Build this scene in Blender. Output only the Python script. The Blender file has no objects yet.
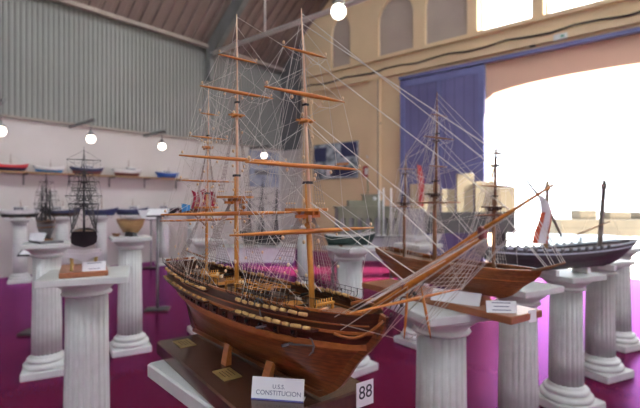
import bpy, math, random
from mathutils import Vector
random.seed(7)
SC = bpy.context.scene
COL = SC.collection
sin, cos, pi, tan = math.sin, math.cos, math.pi, math.tan
# ------------------------------------------------------------------ camera frame
CAMH, FPX, YAW = 1.4, 444.0, math.radians(40.6)
FX, FY = -sin(YAW), cos(YAW)          # camera forward
RX, RY = cos(YAW), sin(YAW)           # camera right
WALLX, WALLY = -9.8, 9.6             # inner faces of the two walls in view
def at(px, d):                        # ground position at depth d along a sight line
    a = (px-320)/FPX*d
    return (FX*d+RX*a, FY*d+RY*a)
def hz(y, d): return CAMH+(202-y)/FPX*d
def on_back(px, y, inset=0.0):
    a = (px-320)/FPX; t = (WALLY-inset)/(FY+a*RY)
    return (FX+a*RX)*t, CAMH+(202-y)/FPX*t
def on_left(px, y, inset=0.0):
    a = (px-320)/FPX; t = (WALLX+inset)/(FX+a*RX)
    return (FY+a*RY)*t, CAMH+(202-y)/FPX*t
def camdir(dx, dz):                   # heading of a (right, forward) vector
    return math.atan2(FY*dz+RY*dx, FX*dz+RX*dx)
# ------------------------------------------------------------------ materials
MATS = {}
def mat(name, c1, c2=None, rough=.6, scale=8., stretch=(1,1,1), metal=0., bump=0., emit=0., spec=.5, bands=None, detail=4., sheen=0., tint=None):
    if name in MATS: return MATS[name]
    m = bpy.data.materials.new(name); m.use_nodes = True
    nt = m.node_tree; N = nt.nodes; L = nt.links
    b = N['Principled BSDF']
    b.inputs['Roughness'].default_value = rough; b.inputs['Metallic'].default_value = metal
    b.inputs['Specular IOR Level'].default_value = spec
    c2 = c2 or tuple(x*.82 for x in c1)
    tc = N.new('ShaderNodeTexCoord'); mp = N.new('ShaderNodeMapping'); mp.inputs['Scale'].default_value = stretch
    L.new(tc.outputs['Object'], mp.inputs['Vector'])
    no = N.new('ShaderNodeTexNoise'); no.inputs['Scale'].default_value = scale; no.inputs['Detail'].default_value = detail
    L.new(mp.outputs[0], no.inputs['Vector'])
    cr = N.new('ShaderNodeValToRGB'); cr.color_ramp.elements[0].position = .32; cr.color_ramp.elements[1].position = .68
    cr.color_ramp.elements[0].color = (*c2, 1); cr.color_ramp.elements[1].color = (*c1, 1)
    L.new(no.outputs['Fac'], cr.inputs['Fac'])
    out = cr.outputs['Color']
    if bands:                          # plank seams: (axis, period, darkness)
        sp = N.new('ShaderNodeSeparateXYZ'); L.new(tc.outputs['Object'], sp.inputs[0])
        mu = N.new('ShaderNodeMath'); mu.operation = 'DIVIDE'; mu.inputs[1].default_value = bands[1]
        L.new(sp.outputs[bands[0]], mu.inputs[0])
        fr = N.new('ShaderNodeMath'); fr.operation = 'FRACT'; L.new(mu.outputs[0], fr.inputs[0])
        lt = N.new('ShaderNodeMath'); lt.operation = 'LESS_THAN'; lt.inputs[1].default_value = .14; L.new(fr.outputs[0], lt.inputs[0])
        mx = N.new('ShaderNodeMix'); mx.data_type = 'RGBA'; mx.blend_type = 'MULTIPLY'
        L.new(lt.outputs[0], mx.inputs['Factor']); L.new(out, mx.inputs['A']); mx.inputs['B'].default_value = (bands[2],)*3+(1,)
        out = mx.outputs['Result']
    L.new(out, b.inputs['Base Color'])
    if tint: b.inputs['Specular Tint'].default_value=(*tint,1)
    if sheen:
        b.inputs['Sheen Weight'].default_value = sheen; b.inputs['Sheen Roughness'].default_value = .5
        b.inputs['Sheen Tint'].default_value = (.9,.5,.9,1)
    if bump:
        bp = N.new('ShaderNodeBump'); bp.inputs['Strength'].default_value = bump; bp.inputs['Distance'].default_value = .01
        L.new(no.outputs['Fac'], bp.inputs['Height']); L.new(bp.outputs[0], b.inputs['Normal'])
    if emit:
        b.inputs['Emission Color'].default_value = (1,.88,.74,1); b.inputs['Emission Strength'].default_value = emit
    MATS[name] = m
    return m
def frosted():
    m=bpy.data.materials.new('frosted_glass'); m.use_nodes=True; nt=m.node_tree; N=nt.nodes
    N.remove(N['Principled BSDF']); t=N.new('ShaderNodeBsdfTranslucent'); t.inputs['Color'].default_value=(.92,.95,1,1)
    nt.links.new(t.outputs[0],N['Material Output'].inputs['Surface']); return m
FROST=frosted()
M = dict(
 carpet=mat('carpet', (.070,.0036,.0125), (.058,.003,.010), .48, 60, bump=.12, spec=0.0),
 white_paint=mat('white_paint', (.60,.61,.58), (.54,.55,.52), .45, 12),
 wall_white=mat('white_plaster', (.60,.565,.53), (.55,.515,.48), .85, 1.2),
 corr=mat('grey_steel_sheet', (.235,.24,.225), (.195,.20,.185), .5, .5, metal=.0),
 darksheet=mat('dark_steel_sheet', (.12,.12,.125), (.09,.09,.095), .6, .6),
 roof=mat('brown_roof_sheet', (.265,.20,.175), (.21,.155,.135), .75, .7),
 eave=mat('eave_beam_paint', (.30,.25,.215), (.25,.21,.18), .6, 3),
 steel=mat('painted_steel', (.20,.205,.20), (.15,.155,.15), .5, 2),
 palesteel=mat('pale_steel', (.85,.81,.76), (.76,.72,.68), .5, 2),
 tan=mat('tan_plaster', (.74,.56,.345), (.66,.495,.30), .85, .9, bump=.1),
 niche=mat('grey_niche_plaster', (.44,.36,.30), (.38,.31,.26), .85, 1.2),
 pinklit=mat('pink_lit_plaster', (.86,.56,.40), (.78,.50,.355), .85, .8),  # same wall as the tan; pinkish light over the arch painted into the colour
 blue=mat('blue_door_paint', (.15,.145,.30), (.12,.118,.255), .5, 1.5, bands=(0,.22,.8)),
 bluetrim=mat('blue_trim_paint', (.15,.16,.34), None, .5, 2),
 hull=mat('walnut_planks', (.25,.077,.021), (.125,.037,.010), .28, 26, (1,5,9), bands=(2,.0085,.55)),
 hulldark=mat('dark_walnut', (.085,.028,.012), (.048,.016,.008), .3, 26, (1,5,9), bands=(2,.0085,.6)),
 wale=mat('orange_wale_wood', (.38,.125,.030), (.25,.078,.019), .3, 30, (1,6,6)),
 deck=mat('deck_planks', (.19,.095,.042), (.13,.062,.028), .5, 40, (.6,6,6), bands=(1,.006,.55)),
 spar=mat('honey_spar_wood', (.68,.31,.055), (.54,.225,.037), .4, 40, (4,4,1)),
 paleSpar=mat('pale_spar_wood', (.90,.66,.44), (.78,.53,.33), .4, 40, (4,4,1)),
 yard=mat('orange_yard_wood', (.56,.205,.026), (.42,.14,.018), .38, 40, (4,1,4)),
 brownspar=mat('brown_spar_wood', (.28,.13,.06), (.19,.085,.04), .5, 30, (4,4,1)),
 black=mat('black_iron', (.022,.021,.022), (.012,.012,.013), .45, 20),
 blackhull=mat('black_hull_paint', (.028,.026,.028), (.018,.017,.019), .4, 20),
 rope=mat('pale_rope', (.72,.675,.61), (.58,.545,.49), .8, 200),
 darkrope=mat('brown_rope', (.30,.255,.22), (.21,.175,.15), .85, 200),
 shroudrope=mat('tarred_hemp', (.40,.345,.30), (.30,.26,.225), .85, 200),
 blackrope=mat('black_rope', (.05,.045,.045), None, .85, 200),
 bead=mat('pale_block_wood', (.82,.62,.38), (.68,.48,.27), .45, 90),
 cream=mat('cream_hammock_cloth', (.64,.41,.16), (.46,.28,.10), .7, 120),
 board=mat('dark_board_wood', (.085,.038,.024), (.05,.022,.014), .22, 8, (1,5,5), spec=.6),
 redboard=mat('red_brown_board', (.33,.125,.055), (.24,.085,.035), .35, 10, (1,5,5)),
 brass=mat('brass_plate', (.50,.36,.13), (.36,.25,.08), .4, 30, metal=.6),
 card=mat('white_card', (.84,.84,.84), (.80,.80,.81), .6, 20),
 ink=mat('black_ink', (.02,.02,.03), None, .6), blueink=mat('blue_ink', (.05,.07,.35), None, .6),
 greyink=mat('grey_ink', (.16,.17,.26), None, .6),
 red=mat('red_paint', (.45,.03,.035), None, .5), maroon=mat('maroon_paint', (.17,.035,.035), None, .5),
 navy=mat('navy_paint', (.025,.03,.10), None, .45), royal=mat('royal_blue_paint', (.02,.10,.42), None, .45),
 azure=mat('azure_paint', (.04,.22,.50), None, .5), whitep=mat('white_gloss_paint', (.78,.78,.76), None, .4),
 green=mat('green_paint', (.02,.22,.14), None, .5), darkgreen=mat('dark_green_paint', (.02,.05,.04), None, .45),
 orange=mat('orange_paint', (.62,.24,.05), None, .45), weathered=mat('weathered_wood', (.26,.22,.19), (.18,.15,.13), .7, 14),
 greypaint=mat('grey_paint', (.16,.155,.16), (.12,.115,.12), .5, 10),
 gull=mat('dark_violet_grey_paint', (.060,.046,.052), (.045,.034,.040), .5, 10),
 greygreen=mat('grey_green_card', (.26,.25,.18), (.20,.195,.14), .8, 6),
 panel=mat('cream_panel', (.42,.35,.23), (.38,.315,.205), .8, 3),
 lightwood=mat('light_boat_wood', (.42,.26,.11), (.31,.18,.07), .45, 14, (1,4,6), bands=(2,.014,.6)),
 sail=mat('white_sailcloth', (.74,.72,.72), (.66,.63,.64), .8, 12),
 stripe=mat('orange_red_stripe', (.55,.10,.04), None, .8, 12),
 lamp=mat('lamp_globe_glass', (.95,.93,.88), None, .3, emit=9.0),
 print=mat('sea_print', (.50,.56,.60), (.035,.06,.09), .45, 4.0, (1,1,1.6), detail=2),
 print2=mat('pale_sea_print', (.42,.44,.50), (.20,.23,.32), .5, 3.0, (1,1,1.6), detail=2),
 stone=mat('quay_stone', (.100,.083,.058), (.070,.058,.042), .9, 1.1, bands=(2,.36,.75)),
 concrete=mat('pale_concrete', (.78,.77,.74), (.70,.69,.66), .9, .4),
 slab=mat('blue_grey_concrete', (.15,.19,.24), None, .8),
 whiteblue=mat('pale_blue_paint', (.50,.56,.64), None, .5),
 pink=mat('crimson_cloth', (.42,.03,.07), None, .8),
 greyboard=mat('grey_display_board', (.36,.33,.35), (.30,.275,.29), .8, 4),
)
def carpet_sheen(m):                   # tinted nylon gloss that grows at grazing angles
    nt=m.node_tree; N=nt.nodes; L=nt.links
    g=N.new('ShaderNodeBsdfGlossy'); g.inputs['Color'].default_value=(.86,.28,.92,1); g.inputs['Roughness'].default_value=.27
    f=N.new('ShaderNodeFresnel'); f.inputs['IOR'].default_value=1.22; mx=N.new('ShaderNodeMixShader')
    L.new(f.outputs[0],mx.inputs[0]); L.new(N['Principled BSDF'].outputs[0],mx.inputs[1]); L.new(g.outputs[0],mx.inputs[2])
    L.new(mx.outputs[0],N['Material Output'].inputs['Surface'])
carpet_sheen(M['carpet'])
# ------------------------------------------------------------------ mesh builder
class MB:
    def __init__(s): s.v=[]; s.f=[]; s.m=[]; s.sm=[]
    def add(s, vs, fs, mi=0, smooth=False):
        o=len(s.v); s.v.extend(vs)
        for f in fs: s.f.append(tuple(i+o for i in f)); s.m.append(mi); s.sm.append(smooth)
        return s
    def box(s, c, d, mi=0, rz=0., taper=1.):
        hx,hy,hh=d[0]/2,d[1]/2,d[2]/2; cs,sn=cos(rz),sin(rz); vs=[]
        for k,t in ((-1,1.),(1,taper)):
            for x,y in ((-hx,-hy),(hx,-hy),(hx,hy),(-hx,hy)):
                x*=t; y*=t; vs.append((c[0]+x*cs-y*sn, c[1]+x*sn+y*cs, c[2]+k*hh))
        return s.add(vs, [(3,2,1,0),(4,5,6,7),(0,1,5,4),(1,2,6,5),(2,3,7,6),(3,0,4,7)], mi)
    def bbox(s, c, d, bev, mi=0):     # box with chamfered vertical edges and top
        hx,hy,hh=d[0]/2,d[1]/2,d[2]/2; b=bev; rings=[]
        for z,i in ((-hh,b),(-hh+b,0),(hh-b,0),(hh,b)):
            x,y=hx-i,hy-i
            rings.append([(c[0]+p,c[1]+q,c[2]+z) for p,q in ((-x+b,-y),(x-b,-y),(x,-y+b),(x,y-b),(x-b,y),(-x+b,y),(-x,y-b),(-x,-y+b))])
        return s.loft(rings, True, True, mi)
    def loft(s, rings, closed=True, caps=True, mi=0, smooth=False):
        n=len(rings[0]); vs=[p for r in rings for p in r]; fs=[]
        for i in range(len(rings)-1):
            for j in range(n if closed else n-1):
                k=(j+1)%n; fs.append((i*n+j,i*n+k,(i+1)*n+k,(i+1)*n+j))
        if caps and closed:
            fs.append(tuple(reversed(range(n)))); fs.append(tuple(range((len(rings)-1)*n,len(rings)*n)))
        return s.add(vs, fs, mi, smooth)
    def lathe(s, prof, n=32, c=(0,0,0), mi=0, smooth=True, flute=0, fd=0.):
        rings=[]
        for r,z in prof:
            ring=[]
            for j in range(n):
                a=2*pi*j/n; rr=r
                if flute: rr=r-fd*max(0.,cos(a*flute))**.6
                ring.append((c[0]+rr*cos(a),c[1]+rr*sin(a),c[2]+z))
            rings.append(ring)
        return s.loft(rings, True, True, mi, smooth)
    def tube(s, pts, rad, n=6, mi=0, smooth=True, caps=True):
        pts=[Vector(p) for p in pts]; rings=[]
        if not isinstance(rad,(list,tuple)): rad=[rad]*len(pts)
        t0=(pts[-1]-pts[0]).normalized()
        up=Vector((0,0,1)) if abs(t0.z)<.9 else Vector((1,0,0))
        for i,p in enumerate(pts):
            t=(pts[min(i+1,len(pts)-1)]-pts[max(i-1,0)]).normalized()
            a=t.cross(up)
            if a.length<1e-5: a=t.cross(Vector((0,1,0)))
            a.normalize(); b=t.cross(a)
            rings.append([tuple(p+a*(rad[i]*cos(2*pi*j/n))+b*(rad[i]*sin(2*pi*j/n))) for j in range(n)])
        return s.loft(rings, True, caps, mi, smooth)
    def rope(s, a, b, r=.0005, sag=0., k=5, mi=0):
        a=Vector(a); b=Vector(b)
        if (b-a).length<1e-4: return s
        if sag:
            return s.tube([a.lerp(b,i/k)-Vector((0,0,sag*4*(i/k)*(1-i/k))) for i in range(k+1)], r, 3, mi, True, False)
        return s.tube([a,b], r, 3, mi, True, False)
    def ball(s, c, r, n=8, m=6, mi=0, sq=(1,1,1)):
        prof=[]
        rings=[]
        for i in range(m+1):
            t=-pi/2+pi*i/m; rr=max(cos(t),.02)
            rings.append([(c[0]+r*sq[0]*rr*cos(2*pi*j/n),c[1]+r*sq[1]*rr*sin(2*pi*j/n),c[2]+r*sq[2]*sin(t)) for j in range(n)])
        return s.loft(rings, True, True, mi, True)
    def prism(s, poly, z0, z1, mi=0):  # poly in xy
        return s.loft([[(x,y,z0) for x,y in poly],[(x,y,z1) for x,y in poly]], True, True, mi)
    def build(s, name, mats, parent=None, loc=None, rz=None, kind=None):
        me=bpy.data.meshes.new(name); me.from_pydata(s.v, [], s.f)
        if not isinstance(mats,(list,tuple)): mats=[mats]
        for m in mats: me.materials.append(m)
        me.polygons.foreach_set('material_index', s.m); me.polygons.foreach_set('use_smooth', s.sm)
        me.update()
        o=bpy.data.objects.new(name, me); COL.objects.link(o)
        if parent: o.parent=parent
        if loc: o.location=loc
        if rz is not None: o.rotation_euler=(0,0,rz)
        if kind: o['kind']=kind
        return o
def tag(o, label, cat, group=None):
    o['label']=label; o['category']=cat
    if group: o['group']=group
    return o
def thing(name, label, cat, loc=(0,0,0), rz=0., group=None):
    o=bpy.data.objects.new(name, None); COL.objects.link(o); o.empty_display_size=.05
    o.location=loc; o.rotation_euler=(0,0,rz)
    return tag(o,label,cat,group)
def struct(name, mb, mats, loc=None):
    return mb.build(name, mats, None, loc, None, 'structure')
def copy_tree(src, loc, rz, label, group=None):
    r=src.copy(); COL.objects.link(r); r.location=loc; r.rotation_euler=(0,0,rz); r['label']=label
    if group: r['group']=group
    for ch in list(src.children):
        c=ch.copy(); COL.objects.link(c); c.parent=r
        for g in ch.children:
            d=g.copy(); COL.objects.link(d); d.parent=c
    return r
def write(name, body, size, mtl, parent, loc, rot, align='CENTER'):
    cu=bpy.data.curves.new(name,'FONT'); cu.body=body; cu.size=size; cu.align_x=align; cu.align_y='CENTER'; cu.extrude=.0002
    o=bpy.data.objects.new(name,cu); COL.objects.link(o); cu.materials.append(mtl)
    bpy.context.view_layer.update()
    me=bpy.data.meshes.new_from_object(o.evaluated_get(bpy.context.evaluated_depsgraph_get()))
    bpy.data.objects.remove(o); o=bpy.data.objects.new(name,me); COL.objects.link(o)
    if not me.materials: me.materials.append(mtl)
    o.parent=parent; o.location=loc; o.rotation_euler=rot
    return o
# ------------------------------------------------------------------ the hall
EAVE, SLOPE, WTOP = 5.45, .80, 2.97
def roof_z(x): return EAVE+SLOPE*(x-WALLX) if x<0 else EAVE+SLOPE*(0-WALLX)-SLOPE*x
YR = -9.0; XR = 9.8
b=MB(); b.box((0,(YR+WALLY)/2+.15,-.05),(20.2,WALLY-YR+.3,.1)); struct('floor', b, M['carpet'])
b=MB(); b.box((10,40,-.32),(140,59.0,.4)); struct('ground', b, M['concrete'])
# left wall: white masonry below, ribbed steel sheet above
b=MB(); b.box((WALLX-.15,(YR+WALLY)/2+.1,WTOP/2),(.3,WALLY-YR+.2,WTOP)); struct('wall_left', b, M['wall_white'])
def ribbed(mb, p0, along, out, up, length, height, period=.095, depth=.022):
    n=max(1,round(length/period)); period=length/n; prof=[]
    for i in range(n):
        for f,d in ((0,0),(.30,0),(.40,1),(.90,1)): prof.append(((i+f)*period, d*depth))
    P=Vector(p0); A=Vector(along); O=Vector(out); U=Vector(up)
    mb.loft([[tuple(P+A*s+O*d) for s,d in prof],[tuple(P+A*s+O*d+U*height) for s,d in prof],
             [tuple(P+A*s-O*.03+U*height) for s,d in prof],[tuple(P+A*s-O*.03) for s,d in prof]], False, False)
b=MB(); ribbed(b,(WALLX-.06,YR,WTOP),(0,1,0),(1,0,0),(0,0,1),WALLY-YR+.3,EAVE-WTOP+.1); struct('wall_left_cladding', b, M['corr'])
# roof, ribbed down the slope
sl=Vector((1,0,SLOPE)).normalized(); ln=-WALLX/sl.x
b=MB(); ribbed(b,(WALLX-.05,YR,EAVE+.1),(0,1,0),(SLOPE*sl.x,0,-sl.x),tuple(sl),WALLY-YR+.1,ln,.28,.045)
sr=Vector((-1,0,SLOPE)).normalized()
SKX0,SKX1=1.6,3.2                                   # unseen translucent roof lights, added in the right-hand slope for overhead fill
UX=lambda x:(XR-x)/abs(sr.x)
ribbed(b,(XR+.05,YR,EAVE+.1),(0,1,0),(-SLOPE*sl.x,0,-sl.x),tuple(sr),WALLY-YR+.1,UX(SKX1),.28,.045)
P_=Vector((XR+.05,YR,EAVE+.1))+sr*UX(SKX0); ribbed(b,tuple(P_),(0,1,0),(-SLOPE*sl.x,0,-sl.x),tuple(sr),WALLY-YR+.1,UX(0)-UX(SKX0)+.1,.28,.045)
struct('ceiling', b, M['roof'])
b=MB()
for i in range(15):
    y=YR+(WALLY-YR)*i/14; b.tube([(SKX0,y,roof_z(SKX0)+.06),(SKX1,y,roof_z(SKX1)+.06)],.04,6)
sk=struct('window_5', b, M['steel'])
b=MB(); b.loft([[(SKX0-.05,YR,roof_z(SKX0)+.12),(SKX1+.05,YR,roof_z(SKX1)+.04),(SKX1+.05,WALLY+.1,roof_z(SKX1)+.04),(SKX0-.05,WALLY+.1,roof_z(SKX0)+.12)],
               [(SKX0-.05,YR,roof_z(SKX0)+.13),(SKX1+.05,YR,roof_z(SKX1)+.05),(SKX1+.05,WALLY+.1,roof_z(SKX1)+.05),(SKX0-.05,WALLY+.1,roof_z(SKX0)+.13)]]); b.build('window_pane',FROST,sk)
b=MB(); b.box((WALLX+.10,(YR+WALLY)/2,EAVE-.02),(.12,WALLY-YR,.09)); b.box((WALLX+.03,(YR+WALLY)/2,WTOP+.02),(.10,WALLY-YR,.05)); struct('trim_1', b, M['eave'])
def frame_beam(y):
    b=MB()
    b.box((WALLX+.12,y,EAVE-.45),(.16,.10,.9))
    for x0,x1 in ((WALLX+.1,0),(-WALLX-.1,0)):
        z0,z1=roof_z(x0)-.02,roof_z(x1)-.02
        b.loft([[(x0,y-.07,z0-.50),(x0,y+.07,z0-.50),(x0,y+.07,z0),(x0,y-.07,z0)],[(x1,y-.07,z1-.34),(x1,y+.07,z1-.34),(x1,y+.07,z1),(x1,y-.07,z1)]])
    return b
for i,y in enumerate((6.9,1.9,-3.1)):
    struct('trim_%d'%(i+2), frame_beam(y), M['steel'])
b=MB()
for y in (6.9,1.9,-3.1):
    b.tube([(WALLX+.25,y-.02,EAVE-.22),(-WALLX-.25,y-.02,EAVE-.22)],.055,8)
    for x in (-7.55,-4.0,0,4.0): b.tube([(x,y-.02,EAVE-.22),(x,y-.02,roof_z(x)-.3)],.022,6)
struct('trim_5', b, M['palesteel'])
b=MB()
for x in (-7.6,-5.2,-2.6): b.box((x,(YR+WALLY)/2,roof_z(x)-.12),(.08,WALLY-YR,.14))
struct('trim_6', b, M['roof'])
# back wall ---------------------------------------------------------------
XT=-8.9                                            # where the sheet stops and the old plaster facade starts
JL=on_back(486,200)[0]; JR=JL+4.05; XA=(JL+JR)/2
SPR,RISE=3.62,.24
b=MB(); b.box(((WALLX+XT)/2,WALLY+.1,WTOP/2),(XT-WALLX,.2,WTOP)); struct('wall_back_base', b, M['wall_white'])
b=MB(); ribbed(b,(WALLX-.2,WALLY+.06,WTOP),(1,0,0),(0,-1,0),(0,0,1),XT-WALLX+.2,EAVE+SLOPE*.9-WTOP+.05); struct('wall_back_cladding', b, M['darksheet'])
TH=.45
wins=[(on_back(a,30)[0],on_back(c,30)[0]) for a,c in ((477,532),(543,607))]
wins.append((wins[1][1]+.28,wins[1][1]+.28+1.0))
nich=[(on_back(a,50)[0],on_back(c,50)[0]) for a,c in ((331,350),(378,413),(425,467))]
WS,WT_=5.10,7.05
b=MB()
def wbox(x0,x1,z0,z1,mi=0,th=TH): b.box(((x0+x1)/2,WALLY+th/2,(z0+z1)/2),(x1-x0,th,z1-z0),mi)
wbox(XT,JL,0,4.42)                                 # left of the opening
wbox(JR,XR,0,4.42)
n=24                                               # spandrel over the flat arch
for i in range(n):
    xa=JL+(JR-JL)*i/n; xb=JL+(JR-JL)*(i+1)/n
    za=SPR+RISE*(1-((xa-XA)/((JR-JL)/2))**2)**.5 if 0<i else SPR-.02
    zb=SPR+RISE*(1-((xb-XA)/((JR-JL)/2))**2)**.5 if i<n-1 else SPR-.02
    b.loft([[(xa,WALLY,za),(xb,WALLY,zb),(xb,WALLY,4.42),(xa,WALLY,4.42)],[(xa,WALLY+TH,za),(xb,WALLY+TH,zb),(xb,WALLY+TH,4.42),(xa,WALLY+TH,4.42)]],True,True,1)
wbox(XT,XR,4.42,WS)
ed=[XT]+[v for w in nich+wins for v in w]+[XR]
for i in range(0,len(ed),2): wbox(ed[i],ed[i+1],WS,WT_)
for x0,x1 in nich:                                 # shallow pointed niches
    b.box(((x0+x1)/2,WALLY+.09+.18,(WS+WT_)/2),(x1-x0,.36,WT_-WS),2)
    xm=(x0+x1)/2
    for k in (-1,1):
        xs=x0 if k<0 else x1; pts=[(xs,WT_),(xs,6.0)]
        for q in range(1,7):
            t=q/6; pts.append((xs+(xm-xs)*(1-cos(t*pi/2)*1.0) , 6.0+.52*sin(t*pi/2)))
        pts.append((xm,WT_))
        if k>0: pts=pts[::-1]
        b.loft([[(x,WALLY,z) for x,z in pts],[(x,WALLY+.09,z) for x,z in pts]],True,True,0)
top=[(XT,WT_),(XR,WT_),(XR,WT_+.05)]; 
zt=[(x,max(WT_+.02,roof_z(x)+.02)) for x in (XR,6,3,0,-3,-5,-7.0,-8,XT)]
b.loft([[(XT,WALLY,WT_),(XR,WALLY,WT_)]+[(x,WALLY,z) for x,z in zt],[(XT,WALLY+TH,WT_),(XR,WALLY+TH,WT_)]+[(x,WALLY+TH,z) for x,z in zt]],True,True,0)
struct('wall_back', b, [M['tan'],M['pinklit'],M['niche']])
b=MB()
for x in (XT+.22,-6.35,): b.box((x,WALLY-.04,2.3),(.34,.08,4.6))
b.box(((XT+XR)/2,WALLY-.05,4.62),(XR-XT,.10,.16)); b.box(((XT+XR)/2,WALLY-.04,WS-.05),(XR-XT,.08,.09))
struct('trim_7', b, M['tan'])
b=MB()                                             # cable run clipped under the cornice
pts=[(XT+ (XR-2-XT)*i/40, WALLY-.115, 4.72+.03*sin(i*1.9)) for i in range(41)]
b.tube(pts,.022,6); tag(b.build('power_cable',M['black']),'dark cable run clipped along the ledge high on the tan wall','cable')
for i,(x0,x1) in enumerate(wins):
    b=MB(); w=.05
    for x in (x0+w/2,x1-w/2): b.box((x,WALLY+.25,(WS+WT_)/2),(w,.08,WT_-WS))
    for z in (WS+w/2,WT_-w/2): b.box(((x0+x1)/2,WALLY+.25,z),(x1-x0-2*w,.08,w))
    wo=struct('window_%d'%(i+1), b, M['whitep'])
    b=MB(); b.box(((x0+x1)/2,WALLY+.25,(WS+WT_)/2),(x1-x0-2*w,.012,WT_-WS-2*w)); b.build('window_pane',FROST,wo)
# blue sliding door on its rail
b=MB(); dx0,dx1=on_back(403,120)[0],JL+.02
b.box(((dx0+dx1)/2,WALLY-.10,2.17),(dx1-dx0,.07,4.30)); d1=struct('door_1', b, M['blue'])
b=MB()
for z in (.25,2.2,4.25): b.box(((dx0+dx1)/2,WALLY-.145,z),(dx1-dx0,.02,.16))
for x in (dx0+.07,(dx0+dx1)/2,dx1-.07): b.box((x,WALLY-.147,2.25),(.12,.02,3.84))
b.build('door_frame', M['bluetrim'], d1)
b=MB(); b.box(((dx0-.03+JR+.6)/2,WALLY-.10,4.40),(JR+.63-dx0,.12,.07)); struct('trim_8', b, M['bluetrim'])
b=MB(); b.box((0,YR-.15,WTOP/2),(20.2,.3,WTOP)); struct('wall_rear', b, M['wall_white'])
b=MB()                                             # rear gable: sheet round an unseen translucent window added as fill light
GX,GZ0,GZ1=2.2,6.0,8.6
for x0,x1,z0,z1 in ((WALLX,-GX,WTOP,9.6),(GX,XR,WTOP,9.6),(-GX,GX,WTOP,GZ0),(-GX,GX,GZ1,13.3)): b.box(((x0+x1)/2,YR-.1,(z0+z1)/2),(x1-x0,.1,z1-z0))
struct('wall_rear_cladding', b, M['corr'])
b=MB()
for i in range(9): b.box((-GX+2*GX*i/8,YR-.1,(GZ0+GZ1)/2),(.07,.1,GZ1-GZ0))
wr=struct('window_4', b, M['steel'])
b=MB(); b.box((0,YR-.1,(GZ0+GZ1)/2),(2*GX,.012,GZ1-GZ0)); b.build('window_pane',FROST,wr)
# right wall with an unseen gap kept open for its cool daylight
b=MB(); b.box((XR+.15,(YR+WALLY)/2,1.6),(.3,WALLY-YR,3.2)); struct('wall_right', b, M['wall_white'])
b=MB(); ribbed(b,(XR+.06,YR,4.3),(0,1,0),(-1,0,0),(0,0,1),WALLY-YR,EAVE-4.2); struct('wall_right_cladding', b, M['corr'])
# ------------------------------------------------------------------ outdoors beyond the arch
def quay(px0,px1,y0,y1,d,depth,name,m,lab,cat):
    x0=(px0-320)/FPX*d; x1=(px1-320)/FPX*d
    cx,cy=at((px0+px1)/2,d); z1=hz(y0,d); z0=-.12
    b=MB(); b.bbox((0,0,(z1-z0)/2),(x1-x0,depth,z1-z0),.02)
    return tag(b.build(name,m,None,(cx,cy,z0),YAW),lab,cat)
quay(554,700,219,236,20.0,1.2,'stone_quay',M['stone'],'long low stone quay wall outside the arch','quay')
def block(px0,px1,y0,d,zb,lab,m):
    x=(px1-px0)/FPX*d; cx,cy=at((px0+px1)/2,d); z1=hz(y0,d)
    b=MB(); b.bbox((0,0,(z1-zb)/2),(x,.8,z1-zb),.03)
    return tag(b.build('stone_block',m,None,(cx,cy,zb),YAW),lab,'stone')
zq=hz(219,20.0)+.004
block(575,592,210,20.0,zq,'small tan stone block on top of the quay wall',M['stone'])
block(604,625,211.5,20.0,zq,'wide grey stone block on the quay wall behind the tall bare mast',M['stone'])
block(634,660,212,20.0,zq,'stone block on the quay wall at the right edge of the photo',M['stone'])
quay(546,574,234.5,240,16.0,.7,'parapet',M['slab'],'pale blue low slab outside, left of the two below the quay wall','slab')
quay(576.5,612,235.5,240,16.0,.7,'parapet',M['slab'],'pale blue low slab outside, right of the two below the quay wall','slab')
# ------------------------------------------------------------------ pedestals
PH=1.0
def make_pedestal(label):
    t=thing('pedestal',label,'pedestal',(0,0,0),0,'white fluted pedestals')
    b=MB(); b.bbox((0,0,.03),(.34,.34,.06),.006); b.build('plinth',M['white_paint'],t)
    b=MB(); prof=[(.155,.06)]
    for i in range(9): a=-pi/2+pi*i/8; prof.append((.15+.018*cos(a),.082+.022*sin(a)))
    prof+=[(.142,.106)]
    for i in range(7): a=-pi/2+pi*i/6; prof.append((.130+.014*cos(a),.124+.016*sin(a)))
    prof+=[(.122,.142),(.114,.152),(.112,.165)]
    b.lathe(prof,40); b.build('base_molding',M['white_paint'],t)
    b=MB(); b.lathe([(.109,0),(.108,.3),(.104,.6),(.101,1.0)],160,flute=20,fd=.0085); s=b.build('shaft',M['white_paint'],t,(0,0,.163)); s.scale.z=PH-.163-.115
    b=MB(); b.lathe([(.100,0),(.104,.006),(.118,.008),(.122,.014),(.118,.020),(.108,.022),(.110,.030),(.124,.044),(.142,.058),(.150,.066),(.152,.074),(.146,.080)],40)
    b.build('capital',M['white_paint'],t,(0,0,PH-.116))
    b=MB(); b.bbox((0,0,.018),(.345,.345,.036),.004); b.build('abacus',M['white_paint'],t,(0,0,PH-.036))
    return t
PED0=None
def pedestal(px,d,h,label,ang=45,wide=1.0):
    global PED0
    x,y=at(px,d)
    if PED0 is None: PED0=t=make_pedestal(label); t.location=(x,y,0); t.rotation_euler.z=YAW+math.radians(ang)
    else: t=copy_tree(PED0,(x,y,0),YAW+math.radians(ang),label)
    for c in t.children:
        n=c.name.split('.')[0]
        if n=='shaft': c.scale.z=h-.163-.115
        if n=='capital': c.location.z=h-.116
        if n=='abacus': c.location.z=h-.036; c.scale=(wide,wide,1)
    return t,(x,y,h)
HP=1.0
HEROC=(-.175,1.03)
def cam2w(x,z): return (FX*z+RX*x, FY*z+RY*x)
pc=cam2w(-.172,1.09); pxc=320+(-.172/1.09)*FPX
pedestal(pxc,1.09,HP,'white fluted pedestal under the large three-masted frigate',ang=42,wide=1.06)
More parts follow.
